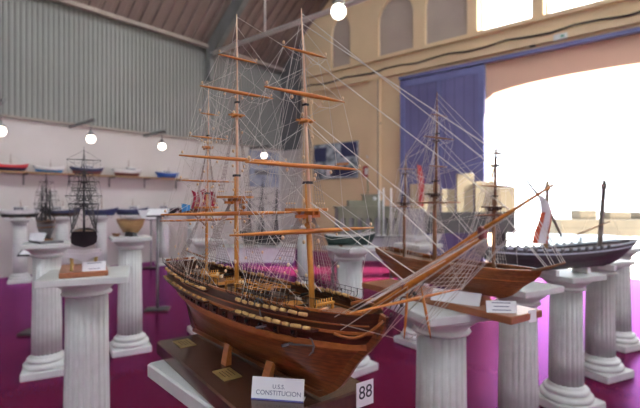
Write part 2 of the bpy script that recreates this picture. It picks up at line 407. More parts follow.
# ------------------------------------------------------------------ ships
def lerp(a,b,t): return a+(b-a)*t
def interp(tab,x):
    if x<=tab[0][0]: return tab[0][1]
    for (a,p),(c,q) in zip(tab,tab[1:]):
        if x<=c: return lerp(p,q,(x-a)/(c-a))
    return tab[-1][1]
class Hull:
    """waterline hull: x forward, y port, z up; zeta 0 keel .. 1 rail"""
    def __init__(s,xa,xf,B,zk,zr,um=.46,stem=None,stern=None,sheer=(.02,.0,.012),w0=.6,full=1.0,tumble=.08,wz=.42,bilge=.72):
        s.bilge=bilge
        s.wz=wz
        s.B=B; s.zk=zk; s.zr=zr; s.um=um; s.sheer=sheer; s.w0=w0; s.full=full; s.tumble=tumble
        s.stem=[(z,xf+dx) for z,dx in (stem or [(0,-.16),(.2,-.105),(.45,-.055),(.75,-.01),(1,0)])]
        s.stern=[(z,xa+dx) for z,dx in (stern or [(0,.10),(.3,.06),(.6,.025),(.8,.0),(1,-.015)])]
    def ends(s,ze): return interp(s.stern,ze),interp(s.stem,ze)
    def z(s,ze,u):
        a,m,f=s.sheer
        sh=a*((.45-u)/.45)**2 if u<.45 else f*((u-.45)/.55)**2
        return s.zk+ze*(s.zr-s.zk+sh)
    def hb_u(s,ze,u):
        Bz=s.B*(1-(1-min(1,ze/s.bilge))**2.4)*(1-s.tumble*max(0,(ze-.7)/.3)**1.5)
        if u>=s.um:
            p=lerp(1.7,2.7,ze)*s.full; q=lerp(.95,.62,ze)
            sh=max(0,1-((u-s.um)/(1-s.um))**p)**q
        else:
            w=s.w0*max(0,min(1,(ze-s.wz)/.4)); p=lerp(1.35,2.4,ze)
            sh=w+(1-w)*(1-((s.um-u)/s.um)**p)
        return Bz*sh
    def u_of(s,x,ze):
        a,f=s.ends(ze); return max(0,min(1,(x-a)/(f-a)))
    def side(s,x,ze): 
        u=s.u_of(x,ze); return s.hb_u(ze,u),s.z(ze,u)
    def mesh(s,levels,bandmat,nu=44):
        b=MB(); us=[.5-.5*cos(pi*i/nu) for i in range(nu+1)]
        for sg in (-1,1):
            rows=[]
            for ze in levels:
                a,f=s.ends(ze)
                rows.append([(a+(f-a)*u, sg*max(s.hb_u(ze,u),.0012), s.z(ze,u)) for u in us])
            for i in range(len(levels)-1):
                vs=rows[i]+rows[i+1]; n=len(us); fs=[]
                for j in range(n-1):
                    q=(j,j+1,n+j+1,n+j); fs.append(q if sg<0 else q[::-1])
                b.add(vs,fs,bandmat((levels[i]+levels[i+1])/2),True)
            a=[r[0] for r in rows]
            if sg<0: st=a
        # transom
        n=len(levels); vs=st+[(x,-y,z) for x,y,z in st]; b.add(vs,[(i,i+1,n+i+1,n+i) for i in range(n-1)],bandmat(.75),False)
        return b
    def deck(s,ze=.86,nu=30,inset=.003):
        b=MB(); L=[];R=[]
        a,f=s.ends(ze)
        for i in range(nu+1):
            u=.01+.975*i/nu; x=a+(f-a)*u; y=max(s.hb_u(ze,u)-inset,.001); z=s.z(ze,u)
            L.append((x,y,z)); R.append((x,-y,z))
        L2=[(x,y,z-.004) for x,y,z in L]; R2=[(x,y,z-.004) for x,y,z in R]
        n=nu+1; vs=L+R+L2+R2; fs=[]
        for i in range(nu):
            fs+=[(i,n+i,n+i+1,i+1),(2*n+i,2*n+i+1,3*n+i+1,3*n+i)]
        b.add(vs,fs)
        return b
    def strip(s,b,ze,w,t,x0,x1,sg,n=30,mi=0,dz=0.):
        ring=[]
        for i in range(n+1):
            x=lerp(x0,x1,i/n); y,z=s.side(x,ze); z+=dz
            ring.append([(x,sg*(y-.001),z-w/2),(x,sg*(y+t),z-w/2),(x,sg*(y+t),z+w/2),(x,sg*(y-.001),z+w/2)])
        b.loft(ring,True,True,mi)
def spar(p0,p1,r,n=8,ends=.33):
    b=MB(); p0=Vector(p0); p1=Vector(p1)
    b.tube([p0.lerp(p1,t) for t in (0,.15,.35,.5,.65,.85,1)],[r*lerp(1,ends,min(1,abs(2*t-1)**1.6)) for t in (0,.15,.35,.5,.65,.85,1)],n)
    return b
def build_masts(T,H,masts,mt,detail=1.,rr=.0005,ratl=.009,bow=None,stays=True):
    """masts: dicts with kind,x,plat,xt,end,rake,r,yards[(z,half,r)],pw"""
    run=MB()
    zr=H.z(1,.5); info=[]
    for k,m in enumerate(masts):
        x0,rk,r=m['x'],m.get('rake',.05),m['r']
        zd=H.z(.8,H.u_of(x0,1))
        mx=lambda z,x0=x0,rk=rk,zd=zd: x0-rk*(z-zd)
        b=MB(); cap=m.get('cap',m['plat']+.055)
        b.tube([(mx(z),0,z) for z in (zd-.02,lerp(zd,cap,.5),m['plat'],cap)],[r,r*.95,r*.85,r*.75],10,0)
        if m.get('xt'):
            of=r*.9
            b.tube([(mx(z)+of,0,z) for z in (m['plat']-.02,m['xt'],m['xt']+.03)],[r*.68,r*.55,r*.45],8,1)
            b.tube([(mx(z)+of+r*.5,0,z) for z in (m['xt']-.012,lerp(m['xt'],m['end'],.6),m['end'])],[r*.42,r*.34,r*.16],8,1)
        else: of=0
        M_=b.build(m['kind'],[mt['spar'],mt['pale']],T)
        def tip(z,of=of,mx=mx,m=m,r=r):
            return Vector((mx(z)+(of+(r*.5 if m.get('xt') and z>m['xt'] else 0) if z>cap else 0),0,z))
        pw=m.get('pw',.034)
        b=MB(); xp=mx(m['plat'])                       # the fighting top
        b.prism([(xp-pw*.55,-pw),(xp+pw*.35,-pw),(xp+pw*.75,-pw*.6),(xp+pw*.85,0),(xp+pw*.75,pw*.6),(xp+pw*.35,pw),(xp-pw*.55,pw)],m['plat'],m['plat']+.005)
        for sg in (-1,1): b.box((xp,sg*r*1.2,m['plat']-.004),(pw*1.3,.004,.007)); 
        b.box((xp,0,m['plat']-.010),(.004,pw*1.5,.006)); b.build('platform',mt['plat'],M_)
        b=MB(); b.box((mx(cap)+of*.5,0,cap),(r*3.4,r*2.0,.005)); b.build('mast_cap',mt['iron'],M_)
        if m.get('xt'):
            b=MB(); xx=mx(m['xt'])+of
            for dx in (-.006,.006): b.box((xx+dx,0,m['xt']),(.004,pw*.9,.004))
            for sg in (-1,1): b.box((xx,sg*.005,m['xt']-.004),(.030,.003,.004))
            b.build('crosstrees',mt['plat'],M_)
            b=MB(); b.box((mx(m['xt']+.03)+of+r*.4,0,m['xt']+.03),(r*2.2,r*1.4,.004)); b.build('mast_cap',mt['iron'],M_)
        ys=[]
        for (z,h,ry) in m['yards']:
            c=tip(z); c.x+=r*1.2
            br=m.get('brace',0.)
            e0=Vector((c.x-br*h,-h,z)); e1=Vector((c.x+br*h,h,z))
            Y=spar(e0,e1,ry).build('yard',mt['yard'],M_)
            ys.append((c,e0,e1,ry,Y))
        # shrouds
        ns=m.get('ns',6); step=.0125*m.get('sf',1.)
        for sg in (-1,1):
            b=MB(); lines=[]
            for i in range(ns):
                xs=x0-.006-i*step*1.15+.01; y,z=H.side(xs,.93); z=H.side(xs,1)[1]-.004
                foot=Vector((xs,sg*(y+.007),z)); head=Vector((mx(m['plat']+.012),sg*r*.8,m['plat']+.012))
                kn=foot.lerp(head,.0); b.rope(foot,head,rr*1.15); lines.append((foot,head))
                if detail>.6:
                    b.ball(foot.lerp(head,.015),.0023,6,4,3); b.ball(foot.lerp(head,.075),.0023,6,4,3)
            if ratl:
                L=(lines[0][1]-lines[0][0]).length; q=int(L/ratl)
                for j in range(2,q-1):
                    t=j/q
                    for (a,c),(d,e) in zip(lines,lines[1:]): b.rope(a.lerp(c,t),d.lerp(e,t),rr*.7)
            if m.get('xt'):
                up=[]
                for i in range(4):
                    a=Vector((xp-pw*.5+i*pw*.22,sg*pw*.97,m['plat']+.006)); c=Vector((mx(m['xt'])+of,sg*r*.5,m['xt']))
                    b.rope(a,c,rr); up.append((a,c)); b.rope(a,lines[min(i,ns-1)][0].lerp(lines[min(i,ns-1)][1],.86),rr)
                    if detail>.6: b.ball(a.lerp(c,.05),.0018,6,4,2)
                if ratl:
                    q=int((m['xt']-m['plat'])/ratl)
                    for j in range(1,q-2):
                        t=j/q
                        for (a,c),(d,e) in zip(up,up[1:]): b.rope(a.lerp(c,t),d.lerp(e,t),rr*.7)
                for i in range(2):
                    b.rope((mx(m['xt'])+of-.008+.014*i,sg*pw*.44,m['xt']),tip(lerp(m['xt'],m['end'],.72)),rr*.8)
                # backstays to the channel aft
                for i,zz in enumerate((m['xt'],lerp(m['xt'],m['end'],.72),m['end']-.012)):
                    xs=x0-.010-ns*step-.012*i; y,z=H.side(xs,.96)
                    run.rope(tip(zz),(xs,sg*(y+.004),z),rr*.9)
            b.build('shrouds',[mt.get('shroud',mt['rope']),mt['iron'],M['bead'],M['hulldark']],M_)
        info.append((m,mx,tip,ys,M_,cap))
    # running rigging
    for k,(m,mx,tip,ys,M_,cap) in enumerate(info):
        other=info[k+1] if k+1<len(info) else None      # list goes fore -> mizzen; braces lead aft
        tgt=other if other else (info[k-1] if k else None)
        for i,(c,e0,e1,ry,Y) in enumerate(ys):
            zt=min(m['end']-.004, c.z+max(.05,.55*abs(e1.y)))
            for e in (e0,e1):
                w=e.lerp(c,.04)
                run.rope(w,tip(zt),rr*.8)
                # foot rope
                run.tube([w+Vector((0,0,-.002)),e.lerp(c,.35)+Vector((0,0,-.017)),e.lerp(c,.7)+Vector((0,0,-.019)),e.lerp(c,.95)+Vector((0,0,-.006))],rr*.75,3,0,True,False)
                if i+1<len(ys):
                    d0,d1=ys[i+1][1],ys[i+1][2]; d=d0 if e is e0 else d1
                    run.rope(w,d.lerp(ys[i+1][0],.06),rr*.75)
                    run.rope(e.lerp(c,.45),d.lerp(ys[i+1][0],.5),rr*.7)
                else:
                    sg=-1 if e.y<0 else 1; xs=m['x']-.10; y,z=H.side(max(xs,-.33),1)
                    run.rope(w,(max(xs,-.33),sg*y,z),rr*.8); run.rope(w,(m['x']+.06,sg*H.side(m['x']+.06,1)[0],H.side(m['x']+.06,1)[1]),rr*.8)
                if tgt:
                    zz=min(tgt[0]['end']-.02, max(tgt[0]['plat']*.72, c.z-.07)); run.rope(w,tgt[2](zz),rr*.8)
                    if detail>.6 and i<2: run.rope(e.lerp(c,.5),tgt[2](max(.25,zz-.12)),rr*.7)
            run.rope(c,tip(min(m['end']-.002,c.z+.06)),rr)
        if detail>.6:
            for q in range(10):
                z0=lerp(m['plat'],m['end'],.15+.08*q); sg=-1 if q%2 else 1
                xs=m['x']-.03-.012*q; xs=max(xs,-.33); y,z=H.side(xs,1)
                run.rope(tip(z0),(xs,sg*(y-.006),z),rr*.65)
    run.build('running_rigging',mt['rope'],T,kind='stuff')
    def stay(a,c,r=rr*1.2,m=None,sag=.0):
        b=MB(); b.rope(a,c,r,sag); return b.build('stay',m or mt['rope'],T)
    if stays:
        for k,(m,mx,tip,ys,M_,cap) in enumerate(info):
            if k>0:
                fm=info[k-1]
                stay(tip(m['plat']+.02),(fm[0]['x']+.0,.0,zr+.01),rr*1.7)
                stay(tip(m['plat']+.03),(fm[0]['x']+.02,.004,zr+.02),rr*1.2)
                if m.get('xt'):
                    stay(tip(m['xt']),fm[2](fm[0]['plat']+.015)); stay(tip(m['xt']+.02),fm[2](fm[0]['plat']+.05),rr)
                    stay(tip(m['end']-.03),fm[2](fm[0].get('xt') or fm[0]['plat']),rr)
                    stay(tip(m['end']-.006),fm[2](lerp(fm[0].get('xt') or fm[0]['plat'],fm[0]['end'],.55)),rr)
            elif bow:
                B0,B1=Vector(bow[0]),Vector(bow[1])
                P=lambda t:B0.lerp(B1,t)+Vector((0,0,.004))
                stay(tip(m['plat']+.02),P(.40),rr*1.9); stay(tip(m['plat']+.02),P(.46),rr*1.5)
                if m.get('xt'):
                    stay(tip(m['xt']),P(.60),rr*1.5); stay(tip(m['xt']+.01),P(.68),rr*1.3)
                    stay(tip(lerp(m['xt'],m['end'],.6)),P(.86),rr*1.3); stay(tip(m['end']-.03),P(.985),rr*1.4); stay(tip(m['end']-.01),P(.93),rr*1.2)
    return info
WOODMT=dict(spar=M['spar'],pale=M['paleSpar'],plat=M['yard'],iron=M['black'],yard=M['yard'],rope=M['rope'],shroud=M['shroudrope'])
# ---- the large frigate -------------------------------------------------
BRD=HP                                              # pedestal top
BT=.035                                             # display board thickness
yawB=camdir(.59,-.807)
A=(-.43,1.166); wB,lB=.262,.545
bc=(A[0]+.59*lB/2+.807*wB/2, A[1]-.807*lB/2+.59*wB/2)
bx,by=cam2w(*bc)
brd=thing('display_board','dark polished wooden board with two brass plates under the large frigate','board',(bx,by,BRD),yawB)
b=MB(); b.bbox((0,0,BT/2),(lB,wB,BT),.0035); b.build('board',M['board'],brd)
def on_board(px,y):                                 # board-top local coordinates
    d=(CAMH-BRD-BT)*FPX/(y-202); x,yy=at(px,d); dx,dy=x-bx,yy-by
    return dx*cos(yawB)+dy*sin(yawB), -dx*sin(yawB)+dy*cos(yawB)
for px,y in ((184.5,343.5),(227,374.5)):
    u,v=on_board(px,y); b=MB(); b.box((u,v,BT+.001),(.062,.040,.002)); 
    p=b.build('brass_plate',M['brass'],brd)
    b=MB()
    for i in range(4): b.box((u+(.0 if i else -.004),v+.011-.0072*i,BT+.0022),(.040-(i%2)*.008,.0016,.0004))
    b.build('engraving',M['board'],p)
# ship
yawS=camdir(.643,-.766); sx,sy=cam2w(*HEROC)
ship=thing('frigate_model','large varnished three-masted wooden frigate with gun ports, nearest ship in the hall','ship model',(sx,sy,BRD+BT),yawS)
STEM=[(0,-.155),(.08,-.124),(.24,-.094),(.425,-.073),(.546,-.055),(.707,-.024),(.85,-.007),(1,0)]
H=Hull(-.352,.425,.086,.014,.178,um=.50,stem=STEM,stern=[(0,.085),(.2,.055),(.5,.022),(.75,.004),(1,-.012)],sheer=(.014,0,.010),w0=.55)
lev=[0,.03,.08,.15,.23,.32,.41,.50,.58,.66,.72,.78,.82,.86,.90,.95,1.0]
def bm(z):
    if z<.58: return 0
    if z<.66: return 2
    if z<.78: return 1
    if z<.82: return 2
    return 1
hl=H.mesh(lev,bm,60).build('hull',[M['hull'],M['hulldark'],M['wale']],ship)
b=MB()                                              # keel and stem post following the profile
prof=[]
for ze in (0,.05,.12,.2,.32,.45,.55,.65,.78,.9,1.0):
    prof.append((interp(H.stem,ze),H.z(ze,1)))
ringo=[(interp(H.stern,0)-.01,H.zk)]+[(x-.004,z) for x,z in prof]
outer=[(interp(H.stern,0)-.012,H.zk-.010)]+[(prof[0][0]+.006,H.zk-.009)]+[(x+.008+.004*min(1,z/.1),z-.004) for x,z in prof[1:]]
r1=[[(xi,-.0035,zi),(xo,-.0035,zo),(xo,.0035,zo),(xi,.0035,zi)] for (xi,zi),(xo,zo) in zip(ringo,outer)]
b.loft(r1,True,True); b.build('stem_post',M['hull'],hl)
b=MB(); st=[(interp(H.stern,ze),H.z(ze,0)) for ze in (0,.15,.3,.5,.62)]
b.loft([[(x+.004,-.003,z),(x-.018*(1-i/5),-.003,z),(x-.018*(1-i/5),.003,z),(x+.004,.003,z)] for i,(x,z) in enumerate(st)],True,True); b.build('rudder',M['hulldark'],ship)
b=MB()
for sg in (-1,1):
    H.strip(b,.645,.010,.0035,-.345,.395,sg,40); 
b.build('wale',M['wale'],hl)
b=MB()
for sg in (-1,1):
    H.strip(b,1.0,.0045,.003,-.358,.405,sg,40); H.strip(b,.80,.004,.0022,-.35,.41,sg,40); H.strip(b,.88,.0022,.0018,-.352,.41,sg,40)
b.build('cap_rail',M['wale'],hl)
H.deck(.86).build('deck',M['deck'],ship)
H.deck(.62,inset=.006)
# stern gallery
b=MB()
for i in range(7):
    y=-.036+.012*i; zz=H.z(.80,0); b.box((-.363,y,zz),(.006,.008,.014))
b.box((-.360,0,H.z(.72,0)),(.012,.090,.004)); b.box((-.366,0,H.z(.90,0)),(.010,.094,.005)); b.box((-.366,0,H.z(1.03,0)),(.006,.088,.006))
b.build('stern_gallery',M['wale'],ship)
# gun ports, guns
for sg in (-1,1):
    for i in range(15):
        x=-.305+.0415*i
        if x>.33: continue
        y,z=H.side(x,.73); z0=z
        b=MB(); b.box((x,sg*(y+.0005),z),(.013,.004,.011),1)
        for dx,dz,w,h in ((0,.0065,.016,.002),(0,-.0065,.016,.002),(.0075,0,.002,.011),(-.0075,0,.002,.011)): b.box((x+dx,sg*(y+.002),z+dz),(w,.003,h),0)
        b.loft([[(x-.007,sg*(y+.003),z+.0075),(x+.007,sg*(y+.003),z+.0075),(x+.007,sg*(y+.003),z+.009),(x-.007,sg*(y+.003),z+.009)],
                [(x-.007,sg*(y+.013),z+.011),(x+.007,sg*(y+.013),z+.011),(x+.007,sg*(y+.013),z+.0125),(x-.007,sg*(y+.013),z+.0125)]],True,True,0)
        p=b.build('gun_port',[M['hulldark'],M['black']],ship)
        b=MB(); b.tube([(x,sg*(y-.004),z),(x,sg*(y+.004),z),(x,sg*(y+.0045),z),(x,sg*(y+.007),z)],[.0034,.0027,.0034,.0032],8); b.build('cannon',M['black'],p)
# hammock rolls in the nettings
def roll(x,y,z,ang,l=.0115,r=.0052):
    b=MB(); d=Vector((cos(ang),sin(ang),0))*l; c=Vector((x,y,z))
    b.tube([c-d,c-d*.9,c,c+d*.9,c+d],[r*.55,r*.92,r,r*.92,r*.55],8); return b.build('hammock_roll',M['cream'],ship)
for x0,x1,off,zof,sg,n in ((-.340,-.005,.010,-.029,-1,11),(.118,.328,.010,-.027,-1,9),(-.335,-.02,.008,-.006,-1,10),(.112,.318,.008,-.004,-1,9),(-.33,-.03,-.004,.006,1,8),(.09,.29,-.004,.006,1,7)):
    for i in range(n):
        x=x0+(x1-x0)*(i+.5)/n; y,z=H.side(x,.97); y2,_=H.side(x+.01,.97)
        roll(x,sg*(y+off),z+.002+zof+random.uniform(-.0015,.0015),sg*math.atan2(y2-y,.01)+random.uniform(-.22,.22),random.uniform(.0065,.0105),random.uniform(.0034,.0047))
for sg in (-1,1):                                   # iron netting posts and their rails
    for x0,x1 in ((-.350,.0),(.085,.315)):
        for off in (.014,-.011):
            n=int((x1-x0)/.0195); pr=None; b=MB()
            for i in range(n+1):
                x=x0+(x1-x0)*i/n; y,z=H.side(x,1)
                b.tube([(x,sg*(y-.002),z-.006),(x,sg*(y+off),z+.004),(x,sg*(y+off),z+.017)],.0008,4)
                if pr: b.rope((pr[0],sg*(pr[1]+off),pr[2]+.016),(x,sg*(y+off),z+.016),.0007)
                pr=(x,y,z)
            b.build('netting_frame',M['black'],ship)
    for xa_,xb_ in ((-.345,-.003),(.108,.330)):
        b=MB(); H.strip(b,.80,.0035,.016,xa_,xb_,sg,16); b.build('netting_ledge',M['hulldark'],ship)
    for xc in (-.225,-.075,.22):                    # channels the shrouds land on
        b=MB(); H.strip(b,.93,.0035,.011,xc-.055,xc+.055,sg,8); b.build('channel',M['hulldark'],ship)
# deck furniture
dz=lambda x:H.z(.86,H.u_of(x,.86))
def grating(x,w,l):
    b=MB(); z=dz(x); b.box((x,0,z+.003),(l,w,.006)); 
    for i in range(int(l/.006)): b.box((x-l/2+.004+.006*i,0,z+.0068),(.0022,w-.004,.0016),1)
    b.build('hatch_grating',[M['hulldark'],M['spar']],ship)
for x,w,l in ((.19,.045,.04),(.09,.05,.05),(-.10,.045,.035),(-.26,.035,.03)): grating(x,w,l)
for x,y,l in ((.085,.022,.13),(.085,-.020,.12)):    # boats stowed in the waist
    hb=Hull(-l/2,l/2,.016,0,.018,stem=[(0,-.012),(.5,-.003),(1,0)],stern=[(0,.008),(1,0)],sheer=(.004,0,.006))
    bo=hb.mesh([0,.2,.4,.6,.8,1],lambda z:1 if z>.8 else 0,16).build('ship_boat',[M['hulldark'],M['spar']],ship,(x,y,dz(x)+.010))
    b=MB()
    for i in range(5): b.box((-l*.3+l*.15*i,0,.013),(.006,.026,.0015))
    for i in range(2): b.box((-l*.25+l*.5*i,0,-.004),(.006,.024,.012))
    b.build('thwarts',M['spar'],bo)
for x in (.262+.022,-.03-.022,-.03+.024,-.189+.02):  # pin rails round the masts
    b=MB(); z=dz(x); b.box((x,0,z+.020),(.006,.046,.004))
    for y in (-.02,.02): b.box((x,y,z+.010),(.004,.004,.020))
    for i in range(7): b.tube([(x,-.018+.006*i,z+.014),(x,-.018+.006*i,z+.029)],.0013,5)
    b.build('pin_rail',M['spar'],ship)
b=MB(); z=dz(-.15); b.lathe([(.010,0),(.008,.012),(.012,.016),(.012,.020)],12,(-.15,0,z)); b.build('capstan',M['spar'],ship)
b=MB(); z=dz(-.215); 
for y in (-.006,.006): b.box((-.215,y,z+.010),(.004,.002,.020))
b.tube([(-.215,-.005,z+.016),(-.215,.005,z+.016)],.011,14); b.build('steering_wheel',M['spar'],ship)
for sg in (-1,1):
    for i in range(9):
        x=-.29+.055*i
        if abs(x)<.09 and sg>0: pass
        y,z=H.side(x,.86); y-=.022
        b=MB(); b.box((x,sg*y,z+.005),(.011,.018,.006),1); b.tube([(x,sg*(y-.009),z+.0105),(x,sg*(y+.014),z+.0105)],[.0036,.0026],8); b.build('deck_gun',[M['black'],M['hull']],ship)
def coil(x,y,z,r):
    b=MB()
    for k in range(3): b.tube([(x+r*cos(2*pi*j/12),y+r*sin(2*pi*j/12),z+.001+.0017*k) for j in range(13)],.0011,5)
    return b.build('rope_coil',random.choice((M['rope'],M['darkrope'])),ship)
for i in range(26):
    x=random.uniform(-.31,.34); hb_,_=H.side(x,.86); coil(x,random.choice((-1,1,1))*max(.0,(hb_-random.uniform(.012,.035))),dz(x)+.0005,random.uniform(.005,.008))
for x,l,w,h_ in ((-.235,.030,.028,.016),(.13,.03,.03,.012),(.325,.03,.022,.012),(.02,.05,.03,.010)):
    b=MB(); b.bbox((x,0,dz(x)+h_/2),(l,w,h_),.002); b.box((x,0,dz(x)+h_+.0012),(l+.004,w+.004,.0024)); b.build('deck_house',M['hull'],ship)
# anchors
def anchor(x,ze,sg,rot):
    y,z=H.side(x,ze); y+=.007
    b=MB(); c=Vector((x,sg*y,z)); d=Vector((cos(rot),0,sin(rot))); e=Vector((-sin(rot),0,cos(rot)))
    y2=H.side(x+.03,ze)[0]; d.y=sg*(y2-y+.007)/.03*d.x*.9
    b.tube([c-d*.028,c+d*.028],.0017,6)
    b.tube([c+d*.018+e*.017,c+d*.026+e*.010,c+d*.029,c+d*.026-e*.010,c+d*.018-e*.017],[.0008,.0018,.0022,.0018,.0008],6)
    b.box(tuple(c-d*.022),(.004,.030,.004))
    b.build('anchor',M['greypaint'],ship)
anchor(.285,.60,-1,.12); anchor(.20,.86,-1,1.9); anchor(.285,.60,1,.12)
# cat heads and head rails
b=MB()
for sg in (-1,1):
    y,z=H.side(.33,1); b.tube([(.325,sg*(y-.025),z-.002),(.36,sg*(y+.022),z+.008)],.0032,6)
    p=[]
    for i in range(8):
        t=i/7; p.append((lerp(.36,.432,t),sg*lerp(H.side(.36,.84)[0]+.004,.005,t),lerp(.150,.178,t)-.016*sin(pi*t)))
    b.tube(p,.0024,6)
b.build('head_rail',M['wale'],ship)
# bowsprit, jib-boom, spritsail yard, dolphin striker
BS0,BS1,JT=Vector((.335,0,.143)),Vector((.600,0,.322)),Vector((.688,0,.381))
b=MB(); b.tube([BS0,BS0.lerp(BS1,.5),BS1],[.0056,.0050,.0036],10)
bsp=b.build('bowsprit',M['yard'],ship)
b=MB(); up=Vector((-.58,0,.81))*.0078
b.tube([BS0.lerp(BS1,.30)+up,BS1+up*.95,JT+up*.6],[.0032,.0028,.0018],8); b.build('jib_boom',M['yard'],bsp)
b=MB(); b.bbox(tuple(BS1+up*.5),(.009,.013,.017),.002); b.build('mast_cap',M['maroon'],bsp)
b=MB(); b.bbox(tuple(BS0.lerp(BS1,.52)+up*.5),(.006,.010,.014),.002); b.build('mast_cap',M['maroon'],bsp)
c=BS0.lerp(BS1,.545)+Vector((.006,0,-.020))
spar(c+Vector((0,-.135,0)),c+Vector((0,.135,0)),.0026).build('spritsail_yard',M['yard'],bsp)
for dx,yy in ((-.002,-.006),(.010,.010)):
    q=BS0.lerp(BS1,.56)+Vector((dx,yy,-.004)); spar(q,q+Vector((dx*1.1,yy*.9,-.076)),.0022).build('dolphin_striker',M['yard'],bsp)
b=MB()                                              # head netting and bobstays
for sg in (-1,1):
    for i in range(8 if sg>0 else 2):
        P1=BS1+Vector((.003,sg*.004,-.004-.0015*i)); P0=c+Vector((-.01+.003*i,sg*(.020+.013*i),.002)); b.rope(P1,P0,.0007)
        Pq=c+Vector((-.01,sg*.020,.002)).lerp(Vector((.014,sg*.111,.002)),0); 
    for j in range(9 if sg>0 else 0):
        t=.12+.09*j
        b.rope((BS1+Vector((.003,sg*.004,-.004))).lerp(c+Vector((-.01,sg*.020,.002)),t),(BS1+Vector((.003,sg*.004,-.0145))).lerp(c+Vector((.011,sg*.111,.002)),t),.0005)
    stp=Vector((.425,0,.150)); b.rope(stp,BS1,.0008); b.rope(stp,BS0.lerp(BS1,.7),.0008)
    y,z=H.side(.36,.95)
    b.rope((.36,sg*y,z),BS1,.0007); b.rope((.37,sg*y*.9,z-.02),BS0.lerp(BS1,.6),.0007)
    e=BS0.lerp(BS1,.56)+Vector((0,sg*.008,-.084)); b.rope(e,JT,.0006); b.rope(e,BS1,.0006); b.rope(e,(.37,sg*y*.9,z-.01),.0006)
    ye=c+Vector((0,sg*.13,0)); b.rope(ye,BS1,.0006); b.rope(ye,JT,.0006); b.rope(ye,(.33,sg*H.side(.33,1)[0],H.side(.33,1)[1]),.0006); b.rope(ye,BS0.lerp(BS1,.8),.0006)
b.build('head_netting',M['rope'],bsp)
b=MB()
for i in range(4):
    b.rope((.418,-.004+.003*i,.150),BS0.lerp(BS1,.45+.09*i),.0011); b.ball(Vector((.418,-.004+.003*i,.150)).lerp(BS0.lerp(BS1,.45+.09*i),.35+.1*i),.0034,7,5)
b.build('bobstay',M['blackrope'],bsp)
MZ=[dict(kind='foremast',x=.251,plat=.348,cap=.402,xt=.522,end=.742,rake=.073,r=.0056,pw=.039,ns=7,yards=[(.653,.054,.0030),(.570,.097,.0046),(.433,.140,.0046),(.310,.172,.0050)]),
    dict(kind='mainmast',x=-.036,plat=.374,cap=.428,xt=.572,end=.812,rake=.012,r=.0056,pw=.040,ns=7,yards=[(.704,.052,.0030),(.624,.097,.0046),(.466,.145,.0046),(.338,.183,.0052)]),
    dict(kind='mizzenmast',x=-.198,plat=.348,cap=.388,xt=.510,end=.675,rake=-.015,r=.0042,pw=.029,ns=5,yards=[(.596,.028,.0020),(.534,.055,.0026),(.420,.080,.0030),(.318,.127,.0036)])]
mi=build_masts(ship,H,MZ,WOODMT,1.,.00062,.0085,bow=(BS0,JT))
# pulley blocks strung in the rigging
def blockat(p,par,r=.0034):
    b=MB(); b.ball((0,0,0),r*random.uniform(.85,1.15),8,6,0,(1,.8,1.15)); o=b.build('pulley_block',M['bead'],par); o.location=p
for (m,mx,tip,ys,M_,cap) in mi:
    for i,(c,e0,e1,ry,Y) in enumerate(ys):
        for e in (e0,e1):
            blockat(e.lerp(c,.05)+Vector((0,0,.0075)),M_,.0032)
            if i>0: blockat(e.lerp(c,.62)+Vector((0,0,-.009)),M_,.0032)
            if i>0: blockat(e.lerp(c,.9)+Vector((0,0,-.008-.004*i)),M_,.0034)
    for q in range(6):
        blockat(tip(lerp(m['plat']+.02,m['xt']+.05,q/5))+Vector((.004,-.012+.024*(q%2),0)),M_,.0034)
for q in range(26):
    x=random.choice((random.uniform(-.33,-.12),random.uniform(-.08,.24),random.uniform(.1,.3))); sg=random.choice((-1,-1,1)); y,z=H.side(x,1)
    blockat(Vector((x,sg*(y-random.uniform(.004,.02)),z+random.uniform(.02,.075))),ship,.0033)
for (m,mx,tip,ys,M_,cap) in mi[:2]:                 # tackle hanging below the fore and main tops
    for i in range(9):
        b=MB(); b.ball((0,0,0),.0042,7,5); o=b.build('tackle_block',M['bead'] if i%2 else M['yard'],M_); o.location=(mx(m['plat'])+random.uniform(-.014,.014),random.choice((-1,1))*random.uniform(.006,.017),m['plat']-.022+random.uniform(-.012,.012))
# spanker gaff, boom and ensign
b=MB(); b.tube([(-.196,0,.30),(-.315,0,.345)],[.0026,.0016],7); b.build('gaff',M['brownspar'],ship)
b=MB(); b.tube([(-.196,0,.215),(-.335,0,.225)],[.003,.0018],7); b.build('boom',M['brownspar'],ship)
b=MB(); rows=[]
nx,nz=15,8
for i in range(nz+1):
    t=i/nz; rows.append([(-.212+.006*sin(j*.9+t*2), -.036+.068*j/nx+.004*sin(t*4), .396-.046*t-.006*sin(j*.5)) for j in range(nx+1)])
for i in range(nz):
    for j in range(nx): b.add([rows[i][j],rows[i][j+1],rows[i+1][j+1],rows[i+1][j]],[(0,1,2,3)],1 if j%3==2 else 0,True)
fl=b.build('ensign',[M['pink'],M['sail']],ship)
b=MB(); b.loft([[(-.214+.003*sin(k*1.4),-.062+.0045*k,.362-.001*k) for k in range(6)],[(-.210+.003*sin(k*1.4+1),-.064+.0045*k,.338+.001*k) for k in range(6)]],False,False,0,True)
for k in range(6): b.box((-.2175,-.059+.007*(k%3),.356-.009*(k//3)),(.001,.0022,.0022),1)
b.build('ensign_canton',[M['azure'],M['whitep']],fl)
b=MB(); b.rope((-.212,-.064,.362),(-.212,.034,.398),.0008); b.build('flag_line',M['rope'],fl)
